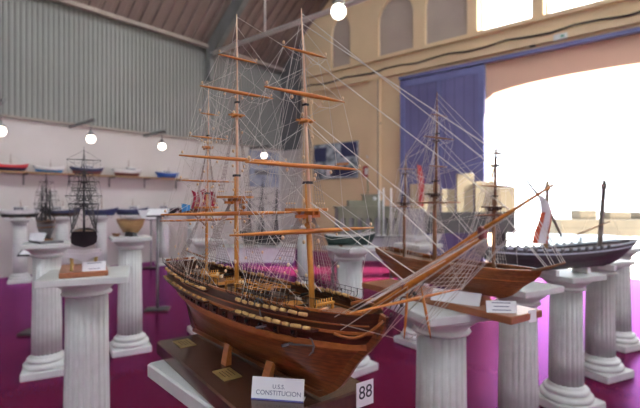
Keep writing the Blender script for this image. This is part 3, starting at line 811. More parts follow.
# cradles carrying the keel (part of the board)
for s_ in (.0,.16):
    for sg in (-1,1):
        y,z=H.side(s_,.16)
        p=lambda q:(sx+q[0]*cos(yawS)-q[1]*sin(yawS)-bx, sy+q[0]*sin(yawS)+q[1]*cos(yawS)-by, q[2])
        def loc(q):
            X,Y,Z=p(q); return (X*cos(yawB)+Y*sin(yawB), -X*sin(yawB)+Y*cos(yawB), Z+BT)
        ring=[]
        for dx in (-.011,.011):
            ring.append([loc((s_+dx,sg*.055,0)),loc((s_+dx,sg*.040,0)),loc((s_+dx,sg*(y+.001),z-.001)),loc((s_+dx,sg*(y+.006),z+.010))])
        b=MB(); b.loft(ring); b.build('cradle',M['wale'],brd)
b=MB()
# name card on the board's edge
d=(CAMH-BRD-BT)*FPX/(399-202)
cx,cy=at(277,.815)
card=thing('name_card','white name card reading U.S.S. CONSTITUCION on the dark board','card',(cx,cy,BRD+BT),camdir(1,-.16))
b=MB(); 
b.loft([[(-.0495,0,0),(.0495,0,0),(.0495,.0015,0),(-.0495,.0015,0)],[(-.0495,.009,.0385),(.0495,.009,.0385),(.0495,.0105,.0385),(-.0495,.0105,.0385)]],True,True)
b.loft([[(-.049,.0015,0),(.049,.0015,0),(.049,.022,0),(-.049,.022,0)],[(-.049,.0015,.001),(.049,.0015,.001),(.049,.022,.001),(-.049,.022,.001)]],True,True)
b.build('card_sheet',M['card'],card)
b=MB(); b.loft([[(-.0495,-.0006,0),(.0495,-.0006,0),(.0495,.0,0),(-.0495,.0,0)],[(-.0495,-.0001,.0022),(.0495,-.0001,.0022),(.0495,.0005,.0022),(-.0495,.0005,.0022)]],True,True); b.build('card_edge',M['blueink'],card)
ax=math.radians(90)-math.atan2(.009,.0385)
write('lettering','U.S.S.',.0105,M['greyink'],card,(.002,.0048,.0235),(ax,0,0)); write('lettering','CONSTITUCION',.0115,M['greyink'],card,(.002,.0024,.0125),(ax,0,0))
# number tag on the end face of the board
ux,uy=.59,-.807
ex=(A[0]+ux*(lB+.0015)+.807*(wB-.020), A[1]+uy*(lB+.0015)+.59*(wB-.020)); tx,ty=cam2w(*ex)
tg=thing('number_tag','white tag with the number 88 on the end of the dark board','tag',(tx,ty,BRD+.002),camdir(.807,.59))
b=MB(); b.box((0,0,.024),(.044,.0012,.048)); b.build('tag_sheet',M['card'],tg)
write('lettering','88',.036,M['ink'],tg,(.001,-.0008,.026),(pi/2,0,0))
# ------------------------------------------------------------------ pedestals in the hall (sight line px, depth)
pedestal(441,1.88,.965,'white fluted pedestal under the brown three-masted ship on the orange-edged board',ang=20)
pedestal(518,2.57,.925,'white fluted pedestal just behind the brown ship, below the galley\'s stern',ang=30)
pedestal(566,3.06,.913,'white fluted pedestal with its whole base visible, under the middle of the dark galley',ang=25)
pedestal(600,3.62,.93,'white fluted pedestal behind the galley, second from the right edge of the row',ang=25)
pedestal(618,4.32,.96,'white fluted pedestal farthest along the row by the bright arch',ang=25)
pn=pedestal(87,2.33,1.03,'white fluted pedestal under the black-hulled ship shown end-on',ang=22,wide=1.18)[1]
pg=pedestal(47,3.66,1.065,'white fluted pedestal under the small dark galleon with white papers',ang=28)[1]
pb=pedestal(130,4.2,1.075,'white fluted pedestal under the round-bellied light wooden boat',ang=30)[1]
po=pedestal(350,3.72,1.03,'white fluted pedestal under the orange and dark green boat',ang=40)[1]
p4=pedestal(418,4.4,.99,'white fluted pedestal half hidden behind the brown ship\'s pedestal',ang=35)[1]
p5=pedestal(207,4.75,1.0,'white fluted pedestal hidden behind the large frigate\'s stern',ang=30)[1]
p6=pedestal(304,7.0,1.03,'distant white fluted pedestal seen between the frigate\'s main and fore masts',ang=30)[1]
farp=[]
for px,d,lab in ((20,7.75,'distant white fluted pedestal under the pale grey boat at far left'),(62,8.3,'distant white fluted pedestal under the dark boat behind the galleon'),
                 (101,8.9,'distant white fluted pedestal under the navy boat behind the black-hulled ship'),(132,9.3,'distant white fluted pedestal under the navy boat behind the round-bellied boat'),
                 (164,9.9,'distant white fluted pedestal under the black and white boat beside the sign post'),(192,10.4,'distant white fluted pedestal under the dark brown boat behind the frigate\'s mizzenmast')):
    farp.append(pedestal(px,d,1.12,lab,ang=30,wide=1.25)[1])
# ------------------------------------------------------------------ other ships
def sailing_ship(lab,loc,yaw,L,B,z0,hh,masts,hm,mt,rr,ratl,detail=.5,bow=None,ns=None,stays=True,um=.5,grp=None,w0=.55,wz=.42,bilge=.72):
    T=thing('sailing_ship_model',lab,'ship model',loc,yaw,grp)
    h=Hull(-L*.48,L*.52,B,z0,z0+hh,um=um,stem=[(z,dx*L/.8) for z,dx in STEM],stern=[(0,.085*L),(.25,.05*L),(.6,.02*L),(1,-.01*L)],sheer=(hh*.22,0,hh*.10),w0=w0,wz=wz,bilge=bilge)
    hl=h.mesh([0,.05,.15,.3,.45,.6,.7,.78,.84,.92,1],lambda z:1 if (.6<z<.72 or z>.84) else 0,30).build('hull',hm[:2],T)
    b=MB()
    for sg in (-1,1): h.strip(b,1.,.006,.004,-L*.47,L*.49,sg,24); h.strip(b,.66,.006,.003,-L*.46,L*.47,sg,24)
    b.build('rail',hm[2],hl)
    h.deck(.86).build('deck',M['deck'],T)
    if bow:
        b=MB(); b.tube([bow[0],bow[1]],[.0085*L/.8,.003],7); b.build('bowsprit',mt['yard'],T)
    build_masts(T,h,masts,mt,detail,rr,ratl,bow=bow,stays=stays)
    return T,h
DMT=dict(spar=M['brownspar'],pale=M['brownspar'],plat=M['hulldark'],iron=M['black'],yard=M['brownspar'],rope=M['darkrope'])
KMT=dict(spar=M['black'],pale=M['black'],plat=M['black'],iron=M['black'],yard=M['black'],rope=M['blackrope'])
hull2=mat('chestnut_planks',(.30,.115,.045),(.19,.065,.024),.32,26,(1,5,9),bands=(2,.010,.6))
# brown three-master on the next pedestal to the right
C2=(.545,1.935); yaw2=camdir(.56,-.83); x2,y2=cam2w(*C2); h2=.965
b2=thing('display_board','long orange-brown board under the brown three-masted ship','board',(x2,y2,h2),yaw2)
b=MB(); b.bbox((-.035,.0,.014),(.83,.20,.028),.003); b.build('board',M['redboard'],b2)
for xx in (-.22,.20):
    b=MB(); b.box((xx,0,.046),(.02,.07,.036),taper=.6); b.build('cradle',M['redboard'],b2)
ms=[dict(kind='foremast',x=.240,plat=.385,cap=.43,xt=.55,end=.645,rake=.0,r=.0075,pw=.045,ns=5,yards=[(.595,.065,.004),(.468,.10,.004),(.357,.125,.005)]),
    dict(kind='mainmast',x=-.058,plat=.440,cap=.50,xt=.68,end=.895,rake=.0,r=.0095,pw=.040,ns=6,yards=[(.79,.055,.0035),(.690,.100,.0045),(.565,.06,.004),(.405,.165,.0055)]),
    dict(kind='mizzenmast',x=-.248,plat=.40,cap=.44,xt=.545,end=.64,rake=.0,r=.0075,pw=.032,ns=5,yards=[(.565,.062,.0035),(.385,.10,.004)])]
sailing_ship('brown wooden three-masted ship on the orange-edged board beyond the frigate\'s bowsprit',(x2,y2,h2+.028),yaw2,.835,.092,.036,.115,ms,[hull2,M['hull'],M['wale']],dict(DMT,rope=M['rope']),.0009,.013,.7,
             bow=(Vector((.40,0,.155)),Vector((.515,0,.20))))
def small_card(name,lab,px,y,d,w,h,yaw,lean=.3,cat='card',lines=3,m=None):
    cx,cy=at(px,d); z=hz(y,d)
    t=thing(name,lab,cat,(cx,cy,z),yaw)
    dy=h*lean
    b=MB(); b.loft([[(-w/2,0,0),(w/2,0,0),(w/2,.0015,0),(-w/2,.0015,0)],[(-w/2,dy,h),(w/2,dy,h),(w/2,dy+.0015,h),(-w/2,dy+.0015,h)]]); b.build('card_sheet',m or M['card'],t)
    b=MB()
    for i in range(lines):
        f=.80-.6*i/max(1,lines-1) if lines>1 else .5; ww=w*(.62-.12*(i%2)); 
        b.loft([[(-ww/2,dy*f-.0006,h*f),(ww/2,dy*f-.0006,h*f),(ww/2,dy*f,h*f),(-ww/2,dy*f,h*f)],[(-ww/2,dy*(f+.07)-.0006,h*(f+.07)),(ww/2,dy*(f+.07)-.0006,h*(f+.07)),(ww/2,dy*(f+.07),h*(f+.07)),(-ww/2,dy*(f+.07),h*(f+.07))]])
    if lines: b.build('printed_lines',M['greyink'],t)
    b=MB(); b.loft([[(-w*.2,.0015,0),(w*.2,.0015,0),(w*.2,dy+.012,0),(-w*.2,dy+.012,0)],[(-w*.2,dy*.9+.0015,h*.9),(w*.2,dy*.9+.0015,h*.9),(w*.2,dy*.9+.003,h*.9),(-w*.2,dy*.9+.003,h*.9)]]); b.build('card_foot',m or M['card'],t)
    return t
def on_plane(px,hh):                               # depth where a sight line at this px/py meets a height
    return None
def place_local(T,u,v): 
    c,s=cos(T.rotation_euler.z),sin(T.rotation_euler.z); return T.location.x+u*c-v*s, T.location.y+u*s+v*c
def card_on(T,u,v,z,name,lab,w,h,yaw,lean=.3,lines=3):
    t=small_card(name,lab,320,202,1,w,h,yaw,lean,'card',lines); X,Y=place_local(T,u,v); t.location=(X,Y,z); return t
card_on(b2,.322,-.070,h2+.028,'name_card','small white card with grey lines on the orange-edged board under the brown ship',.108,.042,camdir(1,-.12),.25)
card_on(b2,.12,-.088,h2+.028,'paper_sheet','blank white sheet leaning on the orange-edged board below the brown hull',.20,.045,camdir(.80,-.6),.7,0)
card_on(b2,.3815,.03,h2-.008,'number_tag','small white tag on the end of the orange-edged board',.045,.045,camdir(.9,.5),.02,0)
# dark galley lying across the right-hand row
gA=(.97,2.72); gd=(.92,.39); gl=1.52; nrm=math.hypot(*gd); gd=(gd[0]/nrm,gd[1]/nrm)
gc=(gA[0]+gd[0]*gl/2,gA[1]+gd[1]*gl/2); gx,gy=cam2w(*gc); yawG=camdir(*gd); hg=.915
G=thing('galley_model','long low dark violet-grey galley with two bare masts before the bright arch','ship model',(gx,gy,hg),yawG)
hG=Hull(-gl/2,gl/2,.115,.03,.175,um=.5,stem=[(0,-.34),(.2,-.22),(.5,-.11),(.8,-.03),(1,0)],stern=[(0,.18),(.5,.06),(1,-.02)],sheer=(.05,0,.035),w0=.4)
hl=hG.mesh([0,.08,.2,.4,.6,.75,.9,1],lambda z:0,36).build('hull',[M['gull']],G)
b=MB()
for sg in (-1,1): hG.strip(b,1.,.010,.006,-gl*.49,gl*.47,sg,30); hG.strip(b,.82,.008,.006,-gl*.48,gl*.44,sg,30)
b.build('rail',M['whiteblue'],hl)
hG.deck(.86).build('deck',M['hulldark'],G)
for sg in (-1,1):
    for i in range(13):
        x=-.62+.075*i; y,z=hG.side(x,.97)
        b=MB(); r_=.019
        b.loft([[(x+r_*k*cos(2*pi*j/14),sg*(y+o),z+.004+r_*k*sin(2*pi*j/14)) for j in range(14)] for k,o in ((1,.006),(.95,.009),(.35,.011),(.25,.016))],True,True,0,True)
        b.build('shield',M['greypaint'],G)
for xx in (-.45,-.15,.15,.42):
    b=MB(); b.box((xx,0,.018),(.03,.12,.036)); b.build('stand_block',M['whitep'],G)
def gpos(px):
    a=(px-320)/FPX; s=(a*gA[1]-gA[0])/(gd[0]-a*gd[1]); return s-gl/2, gA[1]+gd[1]*s
def gmast(p0,y0,p1,y1,r,name,m):
    u,d=gpos(p0); u1,d1=gpos(p1); b=MB()
    P=Vector((u,0,hz(y0,d)-hg)); Q=Vector((u1,0,hz(y1,d1)-hg))
    b.tube([P.lerp(Q,-.25),P,P.lerp(Q,.85),P.lerp(Q,.86),P.lerp(Q,.93),P.lerp(Q,.94),Q],[r,r,r*.8,r*1.15,r*1.15,r*.75,r*.75],8); o=b.build(name,m,G)
    return P,Q
Pa,Qa=gmast(546,240,547.5,181,.0135,'mast',M['lightwood'])
Pb,Qb=gmast(600,240,604.5,180,.0165,'mast',M['weathered'])
u0,d0=gpos(523); u1,d1=gpos(546)
b=MB(); b.tube([(u0,-.03,hz(181,d0)-hg),(u1,-.02,hz(209,d1)-hg),(gpos(560)[0],-.01,hz(236,gpos(560)[1])-hg)],[.006,.011,.008],7); b.build('lateen_yard',M['weathered'],G)
b=MB(); rows=[]
for i,(px,y,w) in enumerate(((535,196,4),(539,203,9),(540.5,212,11),(540,222,13),(538.5,232,15),(537,243,16))):
    r_=[]
    for j in range(9):
        q=px-w/2+w*j/8; u,d=gpos(q); r_.append((u,-.035-.02*sin(pi*j/8)-.012*sin(i),hz(y,d)-hg))
    rows.append(r_)
for i in range(len(rows)-1):
    for j in range(8):
        b.add([rows[i][j],rows[i][j+1],rows[i+1][j+1],rows[i+1][j]],[(0,1,2,3)],1 if j in (6,7) or (i>=2 and j in (0,1)) else 0,True)
b.build('furled_sail',[M['sail'],M['stripe']],G)
u0,d0=gpos(571); u1,d1=gpos(606)
b=MB(); b.tube([(u0,-.05,hz(234,d0)-hg),(u1,-.03,hz(221,d1)-hg)],[.006,.004],6); b.build('boom',M['brownspar'],G)
b=MB()
for px in (600,604):
    pass
for Q,P in ((Qa,Pa),(Qb,Pb)):
    for k in (-1,1):
        for sg in (-1,1): 
            y,z=hG.side(P.x+.10*k,1); b.rope(P.lerp(Q,.93),(P.x+.10*k,sg*y,z),.0007)
b.build('shrouds',M['darkrope'],G)
# black-hulled ship seen end-on at left
def radial(px): a=(px-320)/FPX; n=math.hypot(a,1); return a/n,1/n
dx,dz_=radial(83); yawN=camdir(dx,dz_)
xN,yN=at(84,2.33)
bN=thing('display_board','small reddish wooden board under the black-hulled ship','board',(xN,yN,pn[2]),yawN)
b=MB(); b.bbox((0,0,.0135),(.34,.215,.027),.003); b.build('board',M['redboard'],bN)
stN=thing('model_stand','cream cradle stand on four brass posts under the black hull','stand',(xN,yN,pn[2]+.027),yawN)
for u in (-.10,.10):
    b=MB()
    prof=[(-.075,.070),(-.03,.056),(0,.036),(.03,.056),(.075,.070),(.080,.088),(.04,.086),(0,.080),(-.04,.086),(-.080,.088)]
    b.loft([[(u-.008,y,z) for y,z in prof],[(u+.008,y,z) for y,z in prof]]); b.build('cradle',M['sail'],stN)
    for sg in (-1,1):
        b=MB(); b.lathe([(.011,0),(.007,.008),(.006,.04),(.008,.06),(.006,.070)],12,(u,sg*.055,0)); b.build('post',M['brass'],stN)
    b=MB(); b.lathe([(.012,0),(.006,.01),(.005,.03),(.008,.038)],10,(u,0,0)); b.build('post',M['sail'],stN)
def small_masts(H_,q,ys,top,kinds=('foremast','mainmast','mizzenmast')): pass
k=.70
msN=[dict(kind='foremast',x=.16,plat=.33,cap=.36,xt=.45,end=.56,rake=0,r=.005,pw=.03,ns=4,yards=[(.50,.045,.0025),(.42,.065,.003),(.33,.08,.0035)]),
     dict(kind='mainmast',x=-.01,plat=.36,cap=.40,xt=.50,end=.635,rake=0,r=.0058,pw=.034,ns=5,yards=[(.565,.082,.0028),(.45,.075,.0032),(.375,.088,.0035),(.31,.07,.003)]),
     dict(kind='mizzenmast',x=-.15,plat=.33,cap=.36,xt=.44,end=.54,rake=0,r=.0048,pw=.028,ns=4,yards=[(.485,.04,.0025),(.40,.055,.003),(.335,.065,.003)])]
sailing_ship('black-hulled ship with dark masts, shown end-on above a cream cradle',(xN,yN,pn[2]+.027),yawN,.50,.060,.122,.066,msN,[M['blackhull'],M['black'],M['greypaint']],KMT,.0010,.013,.5,um=.45,w0=.92,wz=-.4,bilge=.38)
card_on(bN,-.155,-.045,pn[2]+.027,'name_card','small white card on the reddish board below the black-hulled ship',.105,.045,yawN-pi/2,.25,2)
# small dark galleon with white papers
xg,yg=at(46,3.66); yg_=camdir(.75,-.66)
bg=thing('display_board','dark grey board on the pedestal under the small dark galleon','board',(xg,yg,pg[2]),yg_)
b=MB(); b.bbox((0,0,.011),(.30,.17,.022),.003); b.build('board',M['greypaint'],bg)
for xx in (-.06,.06):
    b=MB(); b.box((xx,0,.03),(.012,.06,.018)); b.build('cradle',M['brownspar'],bg)
msG=[dict(kind='foremast',x=.09,plat=.25,cap=.28,xt=.36,end=.44,rake=0,r=.006,pw=.03,ns=4,yards=[(.40,.05,.003),(.33,.07,.0035),(.24,.075,.004)]),
     dict(kind='mainmast',x=-.005,plat=.27,cap=.30,xt=.42,end=.555,rake=0,r=.007,pw=.034,ns=5,yards=[(.48,.055,.003),(.37,.075,.0035),(.26,.085,.004)]),
     dict(kind='mizzenmast',x=-.10,plat=.25,cap=.28,xt=.36,end=.47,rake=0,r=.006,pw=.028,ns=4,yards=[(.40,.05,.003),(.30,.065,.003)])]
sailing_ship('small dark galleon with three short masts behind white papers',(xg,yg,pg[2]+.022),yg_,.30,.052,.012,.14,msG,[M['greypaint'],M['hulldark'],M['brownspar']],DMT if False else KMT,.001,.016,.4,um=.45)
card_on(bg,.04,-.075,pg[2]+.022,'paper_sheet','white paper leaning before the small dark galleon',.13,.065,camdir(.9,-.3),.5,0)
card_on(bg,-.09,-.072,pg[2]+.022,'paper_sheet','small white note at the dark galleon\'s stern',.05,.055,camdir(.9,.2),.3,0)
# open boat with a round belly
xb,yb=at(131,4.2); yb_=camdir(.93,-.30)
ob=thing('open_boat_model','round-bellied light wooden boat hull on a dark block','boat model',(xb,yb,pb[2]),yb_)
hb=Hull(-.15,.15,.085,.035,.155,um=.5,stem=[(0,-.07),(.4,-.02),(1,0)],stern=[(0,.06),(.4,.015),(1,0)],sheer=(.012,0,.016),w0=.3)
hb.mesh([0,.1,.25,.45,.65,.8,.92,1],lambda z:1 if z>.92 else 0,24).build('hull',[M['lightwood'],M['brownspar']],ob)
hb.deck(.80).build('deck',M['deck'],ob)
b=MB(); b.box((0,0,.022),(.10,.06,.044),taper=.8); b.build('stand_block',M['black'],ob)
b=MB()
for i in range(4): b.box((-.09+.06*i,0,.140),(.012,.13,.005))
b.build('thwart',M['lightwood'],ob)
kb=thing('boat_block_model','tiny pale wooden boat on the pedestal left of the round-bellied boat','boat model',(*at(116.5,4.13),pb[2]),yb_)
hk=Hull(-.045,.045,.018,.004,.030,stem=[(0,-.02),(1,0)],stern=[(0,.01),(1,0)],sheer=(.006,0,.008))
hk.mesh([0,.3,.6,.8,1],lambda z:0,12).build('hull',M['brownspar'],kb); hk.deck(.8).build('deck',M['deck'],kb)
# motor boats and fishing boats
def boat(lab,loc,yaw,L,c1,c2,deckm,cab=None,mast=0,cabm=None,grp=None,flybridge=False):
    T=thing('fishing_boat_model',lab,'boat model',loc,yaw,grp)
    h=Hull(-L/2,L/2,L*.155,.012*L/.6,.20*L,um=.45,stem=[(0,-.13*L),(.5,-.05*L),(1,0)],stern=[(0,.06*L),(1,-.01*L)],sheer=(.03*L,0,.07*L),w0=.6)
    hl=h.mesh([0,.15,.3,.45,.6,.75,.9,1],lambda z:0 if z<.5 else 1,20).build('hull',[c1,c2],T)
    b=MB()
    for sg in (-1,1): h.strip(b,1,.02*L,.012*L,-L*.48,L*.46,sg,16)
    b.build('rail',M['whitep'],hl); h.deck(.85,16).build('deck',deckm,T)
    z=.17*L
    if cab is not None:
        b=MB(); b.box((cab*L,0,z+.055*L),(.26*L,.17*L,.13*L),taper=.92); b.box((cab*L,0,z+.127*L),(.30*L,.20*L,.016*L),0)
        c=b.build('cabin',cabm or M['whitep'],T)
        for sg in (-1,1):
            b=MB()
            for i in range(3): b.box((cab*L-.08*L+.08*L*i,sg*.084*L,z+.075*L),(.055*L,.008*L,.045*L))
            b.build('cabin_window',M['navy'],c)
    if mast:
        b=MB(); b.tube([(.02*L,0,z),(.02*L,0,z+mast*L)],[.012*L,.006*L],6); m_=b.build('mast',M['brownspar'],T)
        b=MB()
        for e in ((.47*L,0,.24*L),(-.46*L,0,.21*L),(.0,.14*L,.18*L),(.0,-.14*L,.18*L)): b.rope((.02*L,0,z+mast*L*.95),e,.003*L)
        b.build('stay',M['rope'],T)
    for xx in (-.2*L,.2*L):
        b=MB(); b.box((xx,0,.012*L/.6*.6),(.04*L,.16*L,.024*L)); b.build('stand_block',M['brownspar'],T)
    return T
# long shelf on the left wall with five boats
ys0,zs=on_left(0,172.0,.18); zs=1.965
y0=on_left(-40,172,.18)[0]; y1=on_left(186,181,.18)[0]
sh=thing('wall_shelf','long pale brown shelf on the white wall carrying painted boats','shelf',(WALLX,(y0+y1)/2,zs))
b=MB(); b.box((.17,0,-.012),(.34,y1-y0,.024)); b.build('shelf_board',M['lightwood'],sh)
n=6
for i in range(n):
    yy=(y1-y0)*(-.46+.92*i/(n-1)); b=MB(); b.prism([(0,yy-.012),(0,yy+.012),(.28,yy+.012),(.28,yy-.012)],-.05,-.024); b.box((.012,yy,-.14),(.024,.024,.20)); b.build('bracket',M['steel'],sh)
for px,L,lab,a in ((10,.62,'blue boat with a red upper hull on the wall shelf, leftmost on the shelf',(M['navy'],M['red'],M['greypaint'],None,.35)),
                 (50,.56,'azure and white boat on the wall shelf above the dark galleon',(M['azure'],M['whitep'],M['whitep'],None,.30)),
                 (88,.66,'navy boat with maroon bottom on the wall shelf behind the black-hulled ship\'s mast',(M['maroon'],M['navy'],M['greypaint'],.0,.30)),
                 (128,.66,'maroon-bottomed boat with white cabin and mast on the wall shelf',(M['maroon'],M['whitep'],M['whitep'],.10,.42)),
                 (168,.60,'bright blue boat with white upper works on the wall shelf, rightmost of the shelf',(M['royal'],M['royal'],M['whitep'],-.05,.25))):
    yy=on_left(px,176,.18)[0]
    boat(lab,(WALLX+.18,yy,zs),pi/2,L,a[0],a[1],a[2],a[3],a[4],grp='painted boats on the wall shelf')
# boats on the far pedestals
for (x,y,z),lab,a in zip(farp,('pale grey boat with dark keel on a far pedestal at the left edge','dark brown boat on the far pedestal behind the small galleon','navy boat on the far pedestal behind the black-hulled ship',
      'navy boat with white rail on the far pedestal behind the round-bellied boat','black boat with white cabin on the far pedestal beside the sign post','dark brown boat with a mast on the far pedestal behind the frigate\'s stern'),
      ((M['black'],M['sail'],M['sail'],.0,.3),(M['hulldark'],M['navy'],M['brownspar'],-.1,.3),(M['navy'],M['navy'],M['greypaint'],None,.6),(M['navy'],M['navy'],M['whitep'],.05,.35),(M['black'],M['black'],M['whitep'],.0,.3),(M['brownspar'],M['hulldark'],M['brownspar'],None,.7))):
    boat(lab,(x,y,z),camdir(.97,.2),.66,a[0],a[1],a[2],a[3],a[4],grp='boats on the far pedestals')
# boat on the pedestal behind the foremast
boat('orange-railed dark green boat on the pedestal behind the frigate\'s foremast',(*at(351,3.72),po[2]),camdir(.98,.15),.44,M['darkgreen'],M['darkgreen'],M['orange'],None,0)
boat('pale boat standing in for a sunlit patch on the pedestal half hidden behind the brown ship',(*at(424,4.4),p4[2]),camdir(.98,-.1),.36,M['sail'],M['sail'],M['whitep'],None,0)  # pale hull stands in for sunlight on the pedestal top
# ------------------------------------------------------------------ far end of the hall
xq,yq=at(258,10.7)
pl=thing('platform','long low white platform on the red carpet at the far end','platform',(xq,yq,0),YAW)
b=MB(); b.box((0,0,.165),(1.75,.9,.33)); b.build('plinth',M['whitep'],pl)
b=MB(); b.box((0,0,.34),(1.85,1.0,.02)); b.build('platform_top',M['white_paint'],pl)
mf=[dict(kind='foremast',x=.40,plat=.78,cap=.86,xt=1.15,end=1.45,rake=0,r=.015,pw=.08,ns=4,yards=[(1.30,.12,.008),(1.05,.18,.009),(.75,.22,.011)]),
    dict(kind='mainmast',x=.0,plat=.84,cap=.93,xt=1.25,end=1.66,rake=0,r=.016,pw=.08,ns=4,yards=[(1.42,.14,.008),(1.15,.20,.009),(.80,.25,.011)]),
    dict(kind='mizzenmast',x=-.36,plat=.74,cap=.80,xt=1.05,end=1.35,rake=0,r=.013,pw=.07,ns=4,yards=[(1.18,.12,.007),(.95,.16,.008)])]
xq2,yq2=at(262,10.75)
sailing_ship('large black ship with bare dark masts on the low white platform far behind the frigate',(xq2,yq2,.35),camdir(.9,-.4),1.25,.14,.02,.26,mf,[M['blackhull'],M['black'],M['greypaint']],KMT,.003,.05,.4)
# model building with arches
dA=6.0; xa,ya=at(366,dA); yA=camdir(1,.12)
tb=thing('display_table','grey cloth-covered table under the model building with arches','table',(xa,ya,0),yA)
b=MB(); b.box((0,0,.79),(.96,.56,.30)); b.build('table_cloth',M['greyboard'],tb)
for sx_ in (-.42,.42):
    for sy_ in (-.23,.23): b=MB(); b.box((sx_,sy_,.32),(.045,.045,.64)); b.build('leg',M['steel'],tb)
b=MB(); b.box((0,0,.95),(1.0,.6,.02)); b.build('tabletop',M['greypaint'],tb)
ar=thing('building_model','grey-green model building with a row of arches and a small tower','model',(xa,ya,.96),yA)
b=MB(); W_=.80; hA=.36; n=7; bay=W_/n; dpt=.09
for i in range(n):
    x0=-W_/2+bay*i; 
    for yy in (-.16,):
        pts=[(x0,0),(x0+bay*.2,0),(x0+bay*.2,.20)]
        for j in range(1,8): t=pi-pi*j/8; pts.append((x0+bay*.5+bay*.3*cos(t),.20+bay*.3*sin(t)))
        pts+=[(x0+bay*.8,.20),(x0+bay*.8,0),(x0+bay,0),(x0+bay,hA),(x0,hA)]
        b.loft([[(x,yy,z) for x,z in pts],[(x,yy+dpt,z) for x,z in pts]])
b.build('arcade',M['greygreen'],ar)
b=MB(); b.box((0,.03,hA/2),(W_,.26,hA)); b.build('hall_block',M['greyboard'],ar)
b=MB(); b.box((0,-.02,hA+.012),(W_+.06,.34,.024)); b.build('cornice',M['greygreen'],ar)
b=MB(); b.box((-.02,0,hA+.06),(.46,.16,.08)); b.box((.06,0,hA+.12),(.20,.13,.10)); b.box((.06,0,hA+.178),(.24,.16,.016)); tw=b.build('tower',M['greygreen'],ar)
b=MB(); b.lathe([(.028,0),(.028,.004)],16,(0,0,0)); fc=b.build('clock_face',M['whitep'],ar,(.10,-.066,hA+.125)); fc.rotation_euler=(pi/2,0,0)
for i,px in enumerate((379,383.5,391)):
    xx,yy=at(px,5.55); t=thing('flagpole','bare white pole standing on the grey table, %s'%('nearest the little tower','middle of the three poles','farthest from the little tower')[i],'pole',(0,0,.96),yA)
    xx,yy=at(px,5.765); t.location=(xx,yy,.96)
    b=MB(); b.tube([(0,0,0),(0,0,hz((190,188,188)[i],5.765)-.96)],[.014,.011],8); b.build('shaft',M['whitep'],t); b=MB(); b.lathe([(.028,0),(.024,.012),(.014,.014)],12); b.build('base',M['whitep'],t)
# cream stepped panels on a black stand before the blue door
dP=8.3; yP=camdir(1,.05)
xs,ys_=at(462,dP)
stn=thing('display_stand','long black stand carrying the cream panels before the blue door','stand',(xs,ys_,0),yP)
zt=hz(212,dP); zb=hz(233,dP)
b=MB(); b.box((0,.12,(zt+zb)/2),(1.95,.42,zt-zb)); b.build('black_body',M['blackhull'],stn)
for sx_ in (-.8,.8):
    b=MB(); b.box((sx_,.12,zb/2),(.06,.36,zb)); b.build('leg',M['black'],stn)
for (a,c,y),lab in zip(((409,440,184),(441,455,189),(456,473.5,173.5),(474.5,495,181.5),(496,515.5,187)),
    ('wide cream panel behind the red pennant','narrow low cream panel left of the tallest one','tallest cream panel before the blue door','cream panel just right of the tallest one','short cream panel at the edge of the bright arch')):
    m_=(a+c)/2; xx,yy=at(m_,dP+.06); w=(c-a)/FPX*dP; hgt=hz(y,dP)-zt
    b=MB(); b.bbox((0,0,hgt/2),(w*.97,.05,hgt),.004); t=tag(b.build('panel',M['panel'],None,(xx,yy,zt),yP),lab,'panel','cream stepped panels')
xx,yy=at(420,dP-.06)
pn_=thing('pennant','narrow red pennant hanging before the wide cream panel','pennant',(xx,yy,zt),yP)
b=MB(); b.tube([(-.05,0,0),(-.05,0,hz(163,dP)-zt)],.006,6); b.build('staff',M['brownspar'],pn_)
b=MB(); rows=[[(-.045+.02*sin(i)-.02+.012*i,.015*sin(i*1.3),hz(165+i*8.2,dP)-zt),(.03+.012*i+.02*sin(i),.015*sin(i*1.3+1),hz(166+i*8.2,dP)-zt)] for i in range(6)]
b.loft(rows,False,False,0,True); b.build('cloth',M['red'],pn_)
xx,yy=at(411,7.2)
gb=thing('partition_screen','dark grey upright board on feet between the model building and cream panels','board',(xx,yy,0),yA)
b=MB(); b.box((0,0,.88),(.46,.03,.82)); b.build('panel',M['greyboard'],gb)
for s_ in (-.2,.2):
    b=MB(); b.box((s_,0,.24),(.04,.03,.48)); b.box((s_,0,.015),(.04,.36,.03)); b.build('leg',M['steel'],gb)
# sign posts
def post(px,d,h,lab,sheet=True,w=.30):
    x,y=at(px,d); t=thing('sign_post',lab,'sign post',(x,y,0),camdir(1,.15))
    b=MB(); b.bbox((0,0,.012),(w,.22,.024),.004); b.build('base',M['black'],t)
    b=MB(); b.tube([(0,0,.02),(0,0,h)],.017,10); b.build('pole',M['steel'],t)
    b=MB(); b.loft([[(-.15,-.10,h-.03),(.15,-.10,h-.03),(.15,-.10,h-.015),(-.15,-.10,h-.015)],[(-.15,.10,h+.06),(.15,.10,h+.06),(.15,.10,h+.075),(-.15,.10,h+.075)]]); p=b.build('sign_panel',M['black'],t)
    b=MB(); b.loft([[(-.135,-.088,h-.0095),(.135,-.088,h-.0095),(.135,.088,h+.0705),(-.135,.088,h+.0705)],[(-.135,-.088,h-.0085),(.135,-.088,h-.0085),(.135,.088,h+.0715),(-.135,.088,h+.0715)]]); b.build('sign_sheet',M['card'],p)
    return t
post(157.5,5.75,1.24,'thin dark post with a tilted sign beside the frigate\'s stern')
post(37,4.75,.86,'thin dark post whose flat base shows left of the small galleon\'s pedestal')
post(151,9.4,1.05,'thin dark post far back behind the taller sign post')
t=small_card('paper_sheet','white triangular paper hanging beside the tilted sign',143,216,5.7,.12,.14,camdir(1,.1),.05,'paper',0)
t.location=(*at(146,5.5),1.17)
for c in list(t.children): bpy.data.objects.remove(c)
